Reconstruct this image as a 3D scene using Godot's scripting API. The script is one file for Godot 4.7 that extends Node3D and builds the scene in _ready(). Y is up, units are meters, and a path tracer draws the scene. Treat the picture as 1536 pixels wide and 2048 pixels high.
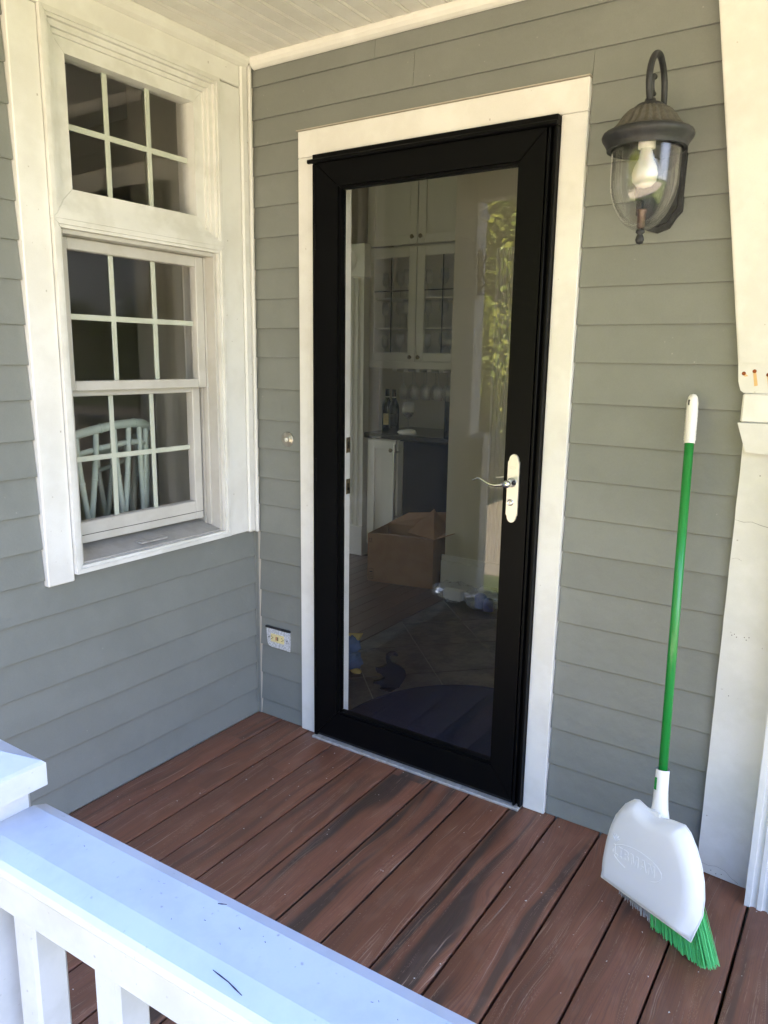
extends Node3D

var rng := RandomNumberGenerator.new()
var M := {}
var used := {}

# ---------------------------------------------------------------- helpers
func C(r, g, b, a = 1.0) -> Color: return Color(r / 255.0, g / 255.0, b / 255.0, a)
func V(x, y, z) -> Vector3: return Vector3(x, y, z)

func S() -> SurfaceTool:
	var s := SurfaceTool.new(); s.begin(Mesh.PRIMITIVE_TRIANGLES); s.set_smooth_group(-1)
	return s

func tri(s: SurfaceTool, a: Vector3, b: Vector3, c: Vector3, out: Vector3):
	if (c - a).cross(b - a).dot(out) < 0.0:
		var t := b; b = c; c = t
	s.add_vertex(a); s.add_vertex(b); s.add_vertex(c)

func quad(s: SurfaceTool, a: Vector3, b: Vector3, c: Vector3, d: Vector3, out: Vector3):
	tri(s, a, b, c, out); tri(s, a, c, d, out)

# chamfered box
func box(s: SurfaceTool, lo: Vector3, hi: Vector3, bev := 0.0):
	var c := (lo + hi) * 0.5
	var h := (hi - lo).abs() * 0.5
	bev = minf(bev, minf(h.x, minf(h.y, h.z)) * 0.45)
	s.set_smooth_group(-1)
	for ax in 3:
		var u := (ax + 1) % 3
		var w := (ax + 2) % 3
		for sg in [-1.0, 1.0]:
			var p := []
			for q in [[-1, -1], [1, -1], [1, 1], [-1, 1]]:
				var v := Vector3.ZERO
				v[ax] = sg * h[ax]; v[u] = q[0] * (h[u] - bev); v[w] = q[1] * (h[w] - bev)
				p.append(c + v)
			var o := Vector3.ZERO; o[ax] = sg
			quad(s, p[0], p[1], p[2], p[3], o)
	if bev <= 0.0: return
	for ax in 3:
		var u := (ax + 1) % 3
		var w := (ax + 2) % 3
		for q in [[-1, -1], [1, -1], [1, 1], [-1, 1]]:
			var p := []
			for e in [[-1, 0], [1, 0], [1, 1], [-1, 1]]:
				var v := Vector3.ZERO
				v[ax] = e[0] * (h[ax] - bev)
				v[u] = q[0] * (h[u] - (bev if e[1] == 0 else 0.0))
				v[w] = q[1] * (h[w] - (0.0 if e[1] == 0 else bev))
				p.append(c + v)
			var o := Vector3.ZERO; o[u] = q[0]; o[w] = q[1]
			quad(s, p[0], p[1], p[2], p[3], o)
	for x in [-1.0, 1.0]:
		for y in [-1.0, 1.0]:
			for z in [-1.0, 1.0]:
				var o := Vector3(x, y, z)
				var k := o * (h - Vector3.ONE * bev)
				tri(s, c + k + V(x * bev, 0, 0), c + k + V(0, y * bev, 0), c + k + V(0, 0, z * bev), o)

# 2D polygon extruded: frame gives origin, ex, ey, ez; polygon in ex/ey, depth along ez from d0 to d1
func prism(s: SurfaceTool, poly: PackedVector2Array, o: Vector3, ex: Vector3, ey: Vector3, ez: Vector3, d0: float, d1: float):
	s.set_smooth_group(-1)
	var idx := Geometry2D.triangulate_polygon(poly)
	for i in range(0, idx.size(), 3):
		var a := o + ex * poly[idx[i]].x + ey * poly[idx[i]].y
		var b := o + ex * poly[idx[i + 1]].x + ey * poly[idx[i + 1]].y
		var c := o + ex * poly[idx[i + 2]].x + ey * poly[idx[i + 2]].y
		tri(s, a + ez * d0, b + ez * d0, c + ez * d0, ez * (d0 - d1))
		tri(s, a + ez * d1, b + ez * d1, c + ez * d1, ez * (d1 - d0))
	var cw := Geometry2D.is_polygon_clockwise(poly)
	for i in poly.size():
		var p := poly[i]; var q := poly[(i + 1) % poly.size()]
		var t := q - p
		var n2 := Vector2(t.y, -t.x) * (-1.0 if cw else 1.0)
		var a := o + ex * p.x + ey * p.y; var b := o + ex * q.x + ey * q.y
		quad(s, a + ez * d0, b + ez * d0, b + ez * d1, a + ez * d1, ex * n2.x + ey * n2.y)

# profile of Vector2(r, y); a point given twice starts a new smooth group (a crease)
func lathe(s: SurfaceTool, prof: Array, o: Vector3, segs := 24, rib := 0, ribamp := 0.0, ax := Vector3.UP, ex := Vector3.RIGHT):
	var ez := ex.cross(ax).normalized()
	var g := 1
	for i in prof.size() - 1:
		var p: Vector2 = prof[i]; var q: Vector2 = prof[i + 1]
		if p.distance_to(q) < 1e-6:
			g += 1; continue
		s.set_smooth_group(g)
		var t := q - p
		var nn := Vector2(t.y, -t.x)
		for k in segs:
			var a0 := TAU * k / segs; var a1 := TAU * (k + 1) / segs
			var d0 := ex * cos(a0) + ez * sin(a0); var d1 := ex * cos(a1) + ez * sin(a1)
			var f0 := 1.0 + ribamp * cos(a0 * rib); var f1 := 1.0 + ribamp * cos(a1 * rib)
			var A := o + d0 * p.x * f0 + ax * p.y; var B := o + d1 * p.x * f1 + ax * p.y
			var D := o + d0 * q.x * f0 + ax * q.y; var E := o + d1 * q.x * f1 + ax * q.y
			var out := (d0 + d1) * 0.5 * nn.x + ax * nn.y
			if p.x > 1e-6: tri(s, A, B, E if q.x > 1e-6 else D, out)
			if q.x > 1e-6: tri(s, A, E, D, out)

func tube(s: SurfaceTool, pts: Array, rad, segs := 10, flat := 1.0):
	s.set_smooth_group(1)
	var n := pts.size()
	var rings := []
	var up := Vector3.UP
	var t0: Vector3 = (pts[1] - pts[0]).normalized()
	if absf(t0.dot(up)) > 0.9: up = Vector3.RIGHT
	var nx := t0.cross(up).normalized()
	for i in n:
		var t: Vector3 = (pts[mini(i + 1, n - 1)] - pts[maxi(i - 1, 0)]).normalized()
		nx = (nx - t * nx.dot(t)).normalized()
		var ny := t.cross(nx)
		var r: float = rad[i] if rad is Array else rad
		var ring := []
		for k in segs:
			var a := TAU * k / segs
			ring.append(pts[i] + (nx * cos(a) + ny * sin(a) * flat) * r)
		rings.append(ring)
	for i in n - 1:
		for k in segs:
			var k1 := (k + 1) % segs
			var mid: Vector3 = (rings[i][k] + rings[i][k1] + rings[i + 1][k] + rings[i + 1][k1]) * 0.25
			quad(s, rings[i][k], rings[i][k1], rings[i + 1][k1], rings[i + 1][k], mid - (pts[i] + pts[i + 1]) * 0.5)
	s.set_smooth_group(-1)
	for k in segs:
		tri(s, pts[0], rings[0][k], rings[0][(k + 1) % segs], pts[0] - pts[1])
		tri(s, pts[n - 1], rings[n - 1][k], rings[n - 1][(k + 1) % segs], pts[n - 1] - pts[n - 2])

func blob(s: SurfaceTool, o: Vector3, r: Vector3, segs := 12, noise: FastNoiseLite = null, amp := 0.0):
	s.set_smooth_group(1)
	var rows := segs / 2 + 1
	var P := []
	for j in rows + 1:
		var row := []
		for i in segs:
			var th := PI * j / rows; var ph := TAU * i / segs
			var d := V(sin(th) * cos(ph), cos(th), sin(th) * sin(ph))
			var k := 1.0 + (amp * noise.get_noise_3dv((o + d * r) * 10.0) if noise else 0.0)
			row.append(o + d * r * k)
		P.append(row)
	for j in rows:
		for i in segs:
			var i1 := (i + 1) % segs
			var m: Vector3 = (P[j][i] + P[j + 1][i1]) * 0.5 - o
			if j > 0: tri(s, P[j][i], P[j][i1], P[j + 1][i1], m)
			if j < rows - 1: tri(s, P[j][i], P[j + 1][i1], P[j + 1][i], m)

func numbered(n: String) -> String:
	var k: int = used.get(n, -1) + 1
	used[n] = k
	return n if k == 0 else "%s_%03d" % [n, k]

func tag(o: Node, label := "", category := "", group := "", kind := ""):
	if label: o.set_meta("label", label)
	if category: o.set_meta("category", category)
	if group: o.set_meta("group", group)
	if kind: o.set_meta("kind", kind)

func thing(called: String, label := "", category := "", at := Vector3.ZERO, group := "", kind := "") -> Node3D:
	var o := Node3D.new(); o.name = numbered(called); o.position = at
	o.set_meta("label", label)
	tag(o, label, category, group, kind)
	add_child(o)
	return o

# vertices are in world coordinates; the node is shifted so that its thing stands at its base
func obj(called: String, s: SurfaceTool, m: Material, parent: Node3D = null) -> MeshInstance3D:
	s.generate_normals()
	var o := MeshInstance3D.new()
	var me := s.commit()
	me.surface_set_material(0, m)
	o.mesh = me
	if parent == null:
		o.name = numbered(called); add_child(o)
	else:
		o.name = called; parent.add_child(o, true)
		if parent.get_parent() == self and not (parent is MeshInstance3D): o.position = -parent.position
	return o

func bx(called: String, lo: Vector3, hi: Vector3, m: Material, parent: Node3D = null, bev := 0.0) -> MeshInstance3D:
	var s := S(); box(s, lo, hi, bev)
	return obj(called, s, m, parent)

func copy(o: Node3D, label := "") -> Node3D:
	var base := String(o.name)
	var c := o.duplicate(); c.name = numbered(base); add_child(c)
	if label: c.set_meta("label", label)
	return c

# ---------------------------------------------------------------- textures and materials
func fnl(sd: int, freq: float, oct := 4, type := FastNoiseLite.TYPE_SIMPLEX_SMOOTH) -> FastNoiseLite:
	var n := FastNoiseLite.new()
	n.seed = sd; n.frequency = freq; n.noise_type = type
	n.fractal_type = FastNoiseLite.FRACTAL_FBM; n.fractal_octaves = oct
	return n

# two-tone patchy surface with fine grain and sparse specks; all colours sRGB
func patchy(size: int, a: Color, b: Color, sd: int, f1: float, f2: float, grain := 0.02, speck := 0.0, speckc := Color.BLACK) -> ImageTexture:
	var i1 := fnl(sd, f1, 4).get_seamless_image(size, size)
	var i2 := fnl(sd + 1, f2, 3).get_seamless_image(size, size)
	var i3 := fnl(sd + 2, 0.09, 2).get_seamless_image(size, size)
	var im := Image.create(size, size, true, Image.FORMAT_RGB8)
	var r := RandomNumberGenerator.new(); r.seed = sd
	for y in size:
		for x in size:
			var t := clampf(i1.get_pixel(x, y).r * 0.7 + i2.get_pixel(x, y).r * 0.3, 0, 1)
			var c := a.lerp(b, smoothstep(0.3, 0.75, t))
			var g := (r.randf() - 0.5) * grain
			c = Color(c.r + g, c.g + g, c.b + g)
			if speck > 0.0:
				var q := i3.get_pixel(x, y).r
				if q > 1.0 - speck: c = c.lerp(speckc, smoothstep(1.0 - speck, 1.0 - speck * 0.5, q) * 0.7)
			im.set_pixel(x, y, c)
	im.generate_mipmaps()
	return ImageTexture.create_from_image(im)

func height(size: int, sd: int, freq: float, oct := 4, sx := 1.0) -> ImageTexture:
	var n := fnl(sd, freq, oct)
	var im := n.get_seamless_image(size, size)
	im.convert(Image.FORMAT_L8)
	im.generate_mipmaps()
	return ImageTexture.create_from_image(im)

func mat(col: Color, rough := 0.6, metal := 0.0, tex: Texture2D = null, tile := 1.0, bump: Texture2D = null, bscale := 0.0, btile := 0.0) -> StandardMaterial3D:
	var m := StandardMaterial3D.new()
	m.albedo_color = col; m.roughness = rough; m.metallic = metal
	if tex:
		m.albedo_texture = tex
	if bump:
		m.heightmap_enabled = true; m.heightmap_texture = bump; m.heightmap_scale = bscale
	if tex or bump:
		m.uv1_triplanar = true; m.uv1_world_triplanar = true
		m.uv1_scale = Vector3.ONE / tile
	return m

func glass(tint: Color, alpha := 0.04, spec := 0.5) -> StandardMaterial3D:
	var m := StandardMaterial3D.new()
	m.albedo_color = Color(tint.r, tint.g, tint.b, alpha)
	m.transparency = BaseMaterial3D.TRANSPARENCY_ALPHA
	m.roughness = 0.0; m.metallic_specular = spec
	return m

func deck_maps() -> Array:
	# eight board faces side by side: warm brown, fine embossed grain, a few with broad soft dark bands
	var W := 1536; var H := 1536
	var im := Image.create(W, H, true, Image.FORMAT_RGB8)
	var hm := Image.create(W, H, true, Image.FORMAT_L8)
	var nw := fnl(11, 1.0, 2); var ns := fnl(12, 1.0, 2); var ng := fnl(13, 1.0, 2); var nf := fnl(14, 1.0, 2); var nc := fnl(15, 1.0, 2)
	var amount := [0.0, 0.05, 1.05, 0.65, 0.15, 0.95, 0.25, 0.5]
	var red := Color(0.50, 0.322, 0.232); var red2 := Color(0.455, 0.294, 0.214)
	var dark := Color(0.265, 0.218, 0.188); var pale := Color(0.66, 0.56, 0.48); var orange := Color(0.53, 0.345, 0.265); var deep := Color(0.36, 0.25, 0.205)
	for x in W:
		var b := x * 8 / W
		var u := fposmod(x * 8.0 / W, 1.0)
		for y in H:
			var v := y / float(H) * 13.0
			var wu := u + 0.20 * nw.get_noise_2d(u * 0.9 + b * 31.0, v * 0.22) + 0.012 * nw.get_noise_2d(u * 3.0 + b * 11.0, v * 1.4)
			var c := red.lerp(red2, clampf(0.5 + nc.get_noise_2d(wu * 1.6 + b * 9.0, v * 0.4), 0, 1))
			if amount[b] > 0.0:
				var st := ns.get_noise_2d(wu * 1.9 + b * 57.0, v * 0.10)
				var k: float = smoothstep(0.28 - amount[b] * 0.5, 0.62 - amount[b] * 0.5, st) * minf(1.0, amount[b] + 0.3)
				var edge := smoothstep(0.02, 0.12, minf(u, 1.0 - u))
				c = c.lerp(dark, k * 0.92 * edge)
				c = c.lerp(orange, (1.0 - k) * smoothstep(0.05, 0.4, -st) * 0.5)
			# close fine fibre, darker and paler by turns
			var fb := ng.get_noise_2d(wu * 52.0 + b * 71.0, v * 0.5)
			c = c.lerp(deep, 0.5 * smoothstep(0.0, 0.45, fb))
			var g := absf(ng.get_noise_2d(wu * 24.0 + b * 13.0 + 900.0, v * 0.16))
			var line := 1.0 - smoothstep(0.012, 0.07, g)
			line *= smoothstep(0.0, 0.35, nf.get_noise_2d(wu * 7.0 + b * 5.0, v * 0.32))
			c = c.lerp(pale, line * 0.75)
			c = c.lerp(pale, 0.10 * smoothstep(0.1, 0.5, nc.get_noise_2d(u * 2.0 + b * 5.0 + 77.0, v * 1.2)))
			im.set_pixel(x, y, c)
			hm.set_pixel(x, y, Color.WHITE * (0.55 - line * 0.4 - 0.2 * fb))
	im.generate_mipmaps(); hm.generate_mipmaps()
	return [ImageTexture.create_from_image(im), ImageTexture.create_from_image(hm)]

func make_materials():
	var lump := height(512, 3, 0.02, 4)
	var fine := height(512, 5, 0.06, 3)
	var wtex := patchy(512, C(228, 226, 220), C(220, 217, 210), 21, 0.006, 0.03, 0.012, 0.09, C(150, 140, 125))
	M.white = mat(Color.WHITE, 0.42, 0, wtex, 0.9, lump, 0.05)
	var wtex2 := patchy(512, C(222, 220, 214), C(214, 212, 205), 31, 0.006, 0.03, 0.012, 0.07, C(150, 138, 122))
	M.oldwhite = mat(Color.WHITE, 0.5, 0, wtex2, 0.8, lump, 0.10)
	M.vinyl = mat(C(224, 222, 216), 0.38, 0, patchy(256, C(255, 255, 255), C(240, 239, 236), 41, 0.01, 0.05, 0.01), 0.6)
	M.vinyl_grey = mat(C(196, 192, 184), 0.5, 0, patchy(256, C(255, 255, 255), C(246, 245, 243), 43, 0.008, 0.04, 0.01, 0.05, C(190, 185, 178)), 0.4)
	M.vinyl_in = mat(C(205, 208, 192), 0.5)
	M.sill = mat(C(168, 165, 159), 0.6, 0, patchy(256, C(255, 255, 255), C(236, 235, 232), 45, 0.01, 0.05, 0.02, 0.08, C(170, 166, 160)), 0.3)
	M.siding = []
	for i in 4:
		var k := [1.0, 0.988, 1.008, 0.995][i] as float
		var t := patchy(512, C(125 * k, 127 * k, 121 * k), C(121 * k, 123 * k, 117 * k), 60 + i * 7, 0.004, 0.02, 0.016, 0.06, C(165, 163, 155))
		M.siding.append(mat(Color.WHITE, 0.48, 0, t, 0.83, lump, 0.13))
	M.crack = mat(C(96, 84, 72), 0.9)
	M.caulk = mat(C(176, 168, 154), 0.7)
	M.deck_maps = deck_maps()
	var d := StandardMaterial3D.new()
	d.albedo_texture = M.deck_maps[0]; d.roughness = 0.42
	d.heightmap_enabled = true; d.heightmap_texture = M.deck_maps[1]; d.heightmap_scale = 0.1
	M.deck = d
	M.joist = mat(C(60, 48, 40), 0.9)
	M.black = mat(C(10, 10, 11), 0.4); M.black.metallic_specular = 0.2
	M.black_rubber = mat(C(14, 14, 14), 0.75)
	M.bronze = mat(C(42, 34, 30), 0.4)
	M.alum = mat(C(188, 186, 182), 0.45, 0.35, patchy(256, C(255, 255, 255), C(225, 223, 220), 71, 0.03, 0.1, 0.02), 0.3)
	M.nickel = mat(C(216, 214, 208), 0.34, 0.75)
	M.bell = mat(C(168, 162, 150), 0.32, 0.75)
	M.chrome = mat(C(205, 207, 210), 0.18, 1.0)
	M.pane = glass(C(20, 26, 24), 0.02, 0.36)
	M.glint_glass = glass(C(232, 233, 225), 0.11)  # pale tint painted in for the highlights on clear stemware
	M.clear = glass(C(120, 118, 110), 0.03)
	M.iron = mat(C(50, 51, 54), 0.5, 0.2, patchy(256, C(255, 255, 255), C(205, 203, 200), 81, 0.02, 0.08, 0.05, 0.1, C(235, 225, 205)), 0.12, fine, 0.03)
	M.iron_dusty = mat(C(92, 90, 84), 0.8, 0.0, patchy(256, C(255, 250, 240), C(205, 200, 195), 83, 0.03, 0.1, 0.06), 0.1)
	M.bulb = mat(C(206, 204, 196), 0.12); M.bulb.subsurf_scatter_enabled = true; M.bulb.subsurf_scatter_strength = 0.3
	M.reflected_brown = mat(C(110, 92, 82), 0.45, 0.5)  # brown colour paints a reflection onto the lantern stem
	M.ivory = mat(C(222, 206, 150), 0.4)
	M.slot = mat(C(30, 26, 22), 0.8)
	M.red = mat(C(170, 60, 45), 0.5)
	M.plate = mat(C(214, 215, 218), 0.45, 0.1, patchy(256, C(255, 255, 255), C(205, 203, 200), 91, 0.03, 0.1, 0.05, 0.15, C(120, 110, 100)), 0.08)
	M.rust = mat(C(160, 84, 30), 0.85, 0, patchy(128, C(255, 255, 255), C(170, 150, 130), 95, 0.05, 0.15, 0.1), 0.02)
	M.rustpale = mat(C(214, 178, 122), 0.85)
	M.pvc = mat(C(182, 185, 190), 0.3, 0, patchy(512, C(255, 255, 255), C(244, 244, 243), 97, 0.008, 0.05, 0.01, 0.12, C(186, 182, 176)), 0.5)
	M.scuff = mat(C(52, 46, 58), 0.9)
	M.green = mat(C(18, 128, 50), 0.22); M.green.clearcoat_enabled = true; M.green.clearcoat = 0.4
	M.bristle_green = mat(C(92, 205, 112), 0.5)
	M.bristle_grey = mat(C(186, 184, 180), 0.6)
	M.plastic = mat(C(232, 229, 222), 0.32)
	M.plastic_shade = M.plastic
	# indoors
	M.in_white = mat(C(226, 223, 212), 0.6)
	M.in_wall = mat(C(206, 200, 180), 0.8)
	M.in_ceiling = mat(C(232, 230, 224), 0.9)
	M.cabinet = mat(C(222, 219, 205), 0.4)
	M.counter = mat(C(22, 24, 28), 0.15, 0, patchy(256, C(255, 255, 255), C(120, 120, 125), 103, 0.08, 0.2, 0.2), 0.3)
	M.tile = []
	for i in 3:
		M.tile.append(mat(Color.WHITE, 0.35, 0, patchy(256, C(84 + i * 5, 80 + i * 4, 74 + i * 3), C(62, 60, 58), 110 + i, 0.012, 0.05, 0.03, 0.1, C(110, 100, 86)), 0.5, lump, 0.1))
	M.grout = mat(C(122, 118, 110), 0.9)
	M.wood = []
	for i in 3:
		M.wood.append(mat(C(70 + i * 6, 50 + i * 4, 38 + i * 3), 0.3))
	M.card = mat(C(150, 112, 74), 0.85, 0, patchy(256, C(255, 255, 255), C(238, 234, 228), 121, 0.01, 0.2, 0.03), 0.4)
	M.card_in = M.card
	M.print = mat(C(52, 38, 28), 0.9)
	M.tape = mat(C(190, 165, 120), 0.25)
	M.navy = mat(C(18, 26, 48), 0.85, 0, null, 1.0, height(256, 131, 0.2, 2), 0.3)
	M.navy.uv1_scale = Vector3.ONE * 6.0
	M.navy_gloss = mat(C(10, 16, 34), 0.12); M.navy_gloss.metallic_specular = 0.22
	M.steel = mat(C(170, 168, 162), 0.3, 0.95)
	M.brass = mat(C(140, 125, 95), 0.35, 0.9)
	M.bottle = mat(C(10, 14, 10), 0.08)
	M.foil = mat(C(14, 14, 16), 0.35)
	M.label = mat(C(214, 196, 140), 0.7)
	M.label_dark = mat(C(40, 40, 42), 0.7)
	M.wine = mat(C(44, 6, 12), 0.1)
	M.mint = mat(C(196, 208, 194), 0.45)
	M.plush_blue = mat(C(84, 100, 126), 0.95)
	M.plush_yellow = mat(C(176, 152, 84), 0.95)
	M.film = glass(C(235, 238, 240), 0.18); M.film.roughness = 0.12
	M.blue = mat(C(20, 48, 140), 0.35)
	M.catiron = mat(C(16, 18, 26), 0.55, 0.2)
	# outdoors
	M.grass = mat(Color.WHITE, 0.95, 0, patchy(512, C(80, 90, 44), C(60, 74, 34), 151, 0.01, 0.08, 0.08), 6.0, lump, 3.0)
	M.drive = mat(Color.WHITE, 0.9, 0, patchy(512, C(143, 136, 124), C(132, 125, 113), 155, 0.006, 0.06, 0.05), 3.0, fine, 0.3)
	M.bark = mat(Color.WHITE, 0.9, 0, patchy(256, C(118, 98, 78), C(80, 66, 54), 161, 0.04, 0.12, 0.08), 0.6, lump, 2.0)
	M.leaf = []
	for c in [C(112, 128, 44), C(136, 142, 52), C(92, 110, 40)]:
		var m := mat(c, 0.55); m.backlight = Color(0.35, 0.42, 0.12); m.cull_mode = BaseMaterial3D.CULL_DISABLED
		M.leaf.append(m)
	M.roof = mat(C(70, 66, 62), 0.95, 0, null, 1.0, fine, 0.5)
	M.carpaint = mat(C(34, 40, 40), 0.3, 0.4); M.carpaint.clearcoat_enabled = true
	M.tyre = mat(C(24, 24, 24), 0.9)
	M.carglass = mat(C(18, 24, 24), 0.05)

# ---------------------------------------------------------------- scene
func _ready():
	rng.seed = 7
	var cam := Camera3D.new(); cam.name = "camera"
	var yaw := deg_to_rad(33.46754); var pitch := deg_to_rad(-11.49846); var roll := deg_to_rad(0.88845)
	cam.transform = Transform3D(Basis(Vector3.UP, yaw) * Basis(Vector3.RIGHT, pitch) * Basis(Vector3.BACK, roll), V(2.02888, 1.43496, 2.15134))
	cam.fov = rad_to_deg(2.0 * atan(1024.0 / 1515.82)); cam.near = 0.02; cam.far = 400.0
	add_child(cam)
	var sky := ProceduralSkyMaterial.new()
	sky.sky_top_color = Color(0.31, 0.53, 0.88); sky.sky_horizon_color = Color(0.90, 0.91, 0.90); sky.sky_curve = 0.30
	sky.ground_bottom_color = Color(0.42, 0.40, 0.34); sky.ground_horizon_color = Color(0.62, 0.62, 0.58)
	sky.sun_angle_max = 20.0
	var we := WorldEnvironment.new(); we.name = "world_environment"
	var env := Environment.new()
	env.background_mode = Environment.BG_SKY; env.sky = Sky.new(); env.sky.sky_material = sky
	env.tonemap_mode = Environment.TONE_MAPPER_LINEAR; env.tonemap_exposure = 17.0; env.background_energy_multiplier = 0.51
	env.sdfgi_enabled = true; env.ssao_enabled = true; env.ssil_enabled = true
	we.environment = env; add_child(we)
	var sun := DirectionalLight3D.new(); sun.name = "sun"
	sun.light_color = Color(1.0, 0.93, 0.82); sun.light_energy = 1.6; sun.light_angular_distance = 0.5; sun.shadow_enabled = true
	sun.look_at_from_position(Vector3.ZERO, V(-0.18, -0.87, 0.46)); add_child(sun)

	make_materials()
	build_ground(); build_house_shell(); build_deck(); build_ceiling()
	build_door_wall(); build_window_wall(); build_right_trim()
	build_window(); build_door(); build_indoors()
	build_lantern(); build_bell_outlet(); build_railing(); build_broom()
	build_kitchen(); build_entry_things(); build_chair(); build_outdoors()

const G := -0.56
func build_ground():
	var o := bx("lawn", V(-90, G - 0.3, -60), V(90, G, 90), M.grass); tag(o, "green lawn around the house", "", "", "structure")
	o = bx("driveway", V(-14, G - 0.1, 4.2), V(24, G + 0.012, 8.8), M.drive); tag(o, "pale sunlit driveway in front of the porch", "", "", "structure")
	o = bx("added_bounce_apron", V(-1.8, G - 0.1, 8.81), V(24, G + 0.012, 17.0), M.drive); tag(o, "unseen pale apron added beyond the driveway to bounce sunlight", "", "", "structure")  # pale ground added to bounce light onto the lower walls

func build_house_shell():
	# unseen storey added to block the sun, and porch roof; only their shade and bounce reach the picture
	var t := thing("added_upper_storey", "unseen upper storey added above the porch to block the sun", "building", V(0, 2.9, -4))
	bx("wall", V(-6, 2.95, -9), V(6, 4.9, -0.1), M.siding[0], t)
	var s := S()
	prism(s, PackedVector2Array([Vector2(-9.4, 4.9), Vector2(0.2, 4.9), Vector2(-4.6, 6.6)]), V(0, 0, 0), V(0, 0, 1), Vector3.UP, V(1, 0, 0), -6.3, 6.3)
	obj("roof", s, M.roof, t)
	t = thing("porch_roof", "shallow roof over the porch with white fascia", "roof", V(0, 2.5, 1))
	s = S()
	prism(s, PackedVector2Array([Vector2(0.0, 2.62), Vector2(1.98, 2.62), Vector2(1.98, 2.74), Vector2(0.0, 3.1)]), Vector3.ZERO, V(0, 0, 1), Vector3.UP, V(1, 0, 0), -4.3, 4.4)
	obj("roof_slab", s, M.roof, t)
	bx("header_beam", V(-0.05, 2.29, 1.845), V(4.4, 2.598, 1.94), M.white, t, 0.004)
	bx("soffit", V(-4.3, 2.60, 1.9405), V(4.4, 2.618, 1.98), M.white, t)
	bx("fascia", V(-4.3, 2.58, 1.981), V(4.4, 2.76, 2.0), M.white, t, 0.003)
	# column at the end of the window wall (seen mirrored in the storm door)
	t = thing("porch_column", "square white porch column at the end of the clapboard wall", "column", V(-0.06, 0, 1.9))
	bx("shaft", V(-0.127, 0, 1.855), V(0.003, 2.29, 1.985), M.white, t, 0.006)
	bx("plinth", V(-0.135, 0, 1.852), V(0.011, 0.16, 1.993), M.white, t, 0.004)
	bx("capital", V(-0.135, 2.2, 1.852), V(0.011, 2.24, 1.993), M.white, t, 0.004)
	t = thing("plant_hanger", "black iron scroll plant hanger on the white porch column", "bracket", V(0.007, 1.8, 1.9))
	bx("backplate", V(0.0035, 1.79, 1.885), V(0.011, 2.04, 1.93), M.iron, t, 0.003)
	s = S()
	var pts := []
	for i in 25:
		var a := -PI * 0.5 + TAU * i / 24.0 * 0.95
		pts.append(V(0.075 + 0.055 * cos(a + 0.6), 1.93 + 0.075 * sin(a + 0.6), 1.91))
	tube(s, pts, 0.006, 8)
	pts = []
	for i in 13: pts.append(V(0.01 + 0.12 * i / 12.0, 1.82 + 0.03 * sin(i * 0.5) - 0.02 * i / 12.0, 1.91))
	tube(s, pts, 0.006, 8)
	obj("scroll", s, M.iron, t)

# ---- deck
func plank(x0: float, x1: float, z0: float, z1: float, strip: int, v0: float, flip: bool) -> SurfaceTool:
	var s := S()
	var r := 0.0035
	var xs := [x0, x0 + r * 0.3, x0 + r, x1 - r, x1 - r * 0.3, x1]
	var ys := [-0.0035, -0.001, 0.0, 0.0, -0.001, -0.0035]
	s.set_smooth_group(1)
	for i in 5:
		for part in 1:
			var q := [[i, z0], [i + 1, z0], [i + 1, z1], [i, z1]]
			var o := [0, 1, 2, 0, 2, 3]
			for k in o:
				var e = q[k]
				var f: float = (xs[e[0]] - x0) / (x1 - x0)
				if flip: f = 1.0 - f
				var w: float = (e[1] - z0) / 2.2 + v0
				s.set_uv(Vector2((strip + 0.015 + f * 0.97) / 8.0, w))
				s.set_normal(Vector3.UP)
				s.add_vertex(V(xs[e[0]], ys[e[0]], e[1]))
	s.set_smooth_group(-1)
	# sides, ends and underside
	for q in [[V(x0, -0.0035, z0), V(x0, -0.0035, z1), V(x0, -0.025, z1), V(x0, -0.025, z0), V(-1, 0, 0)],
			[V(x1, -0.0035, z0), V(x1, -0.0035, z1), V(x1, -0.025, z1), V(x1, -0.025, z0), V(1, 0, 0)],
			[V(x0, -0.0035, z1), V(x1, -0.0035, z1), V(x1, -0.025, z1), V(x0, -0.025, z1), V(0, 0, 1)],
			[V(x0, -0.0035, z0), V(x1, -0.0035, z0), V(x1, -0.025, z0), V(x0, -0.025, z0), V(0, 0, -1)],
			[V(x0, -0.025, z0), V(x1, -0.025, z0), V(x1, -0.025, z1), V(x0, -0.025, z1), V(0, -1, 0)]]:
		s.set_uv(Vector2((strip + 0.5) / 8.0, v0))
		quad(s, q[0], q[1], q[2], q[3], q[4])
	return s

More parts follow.
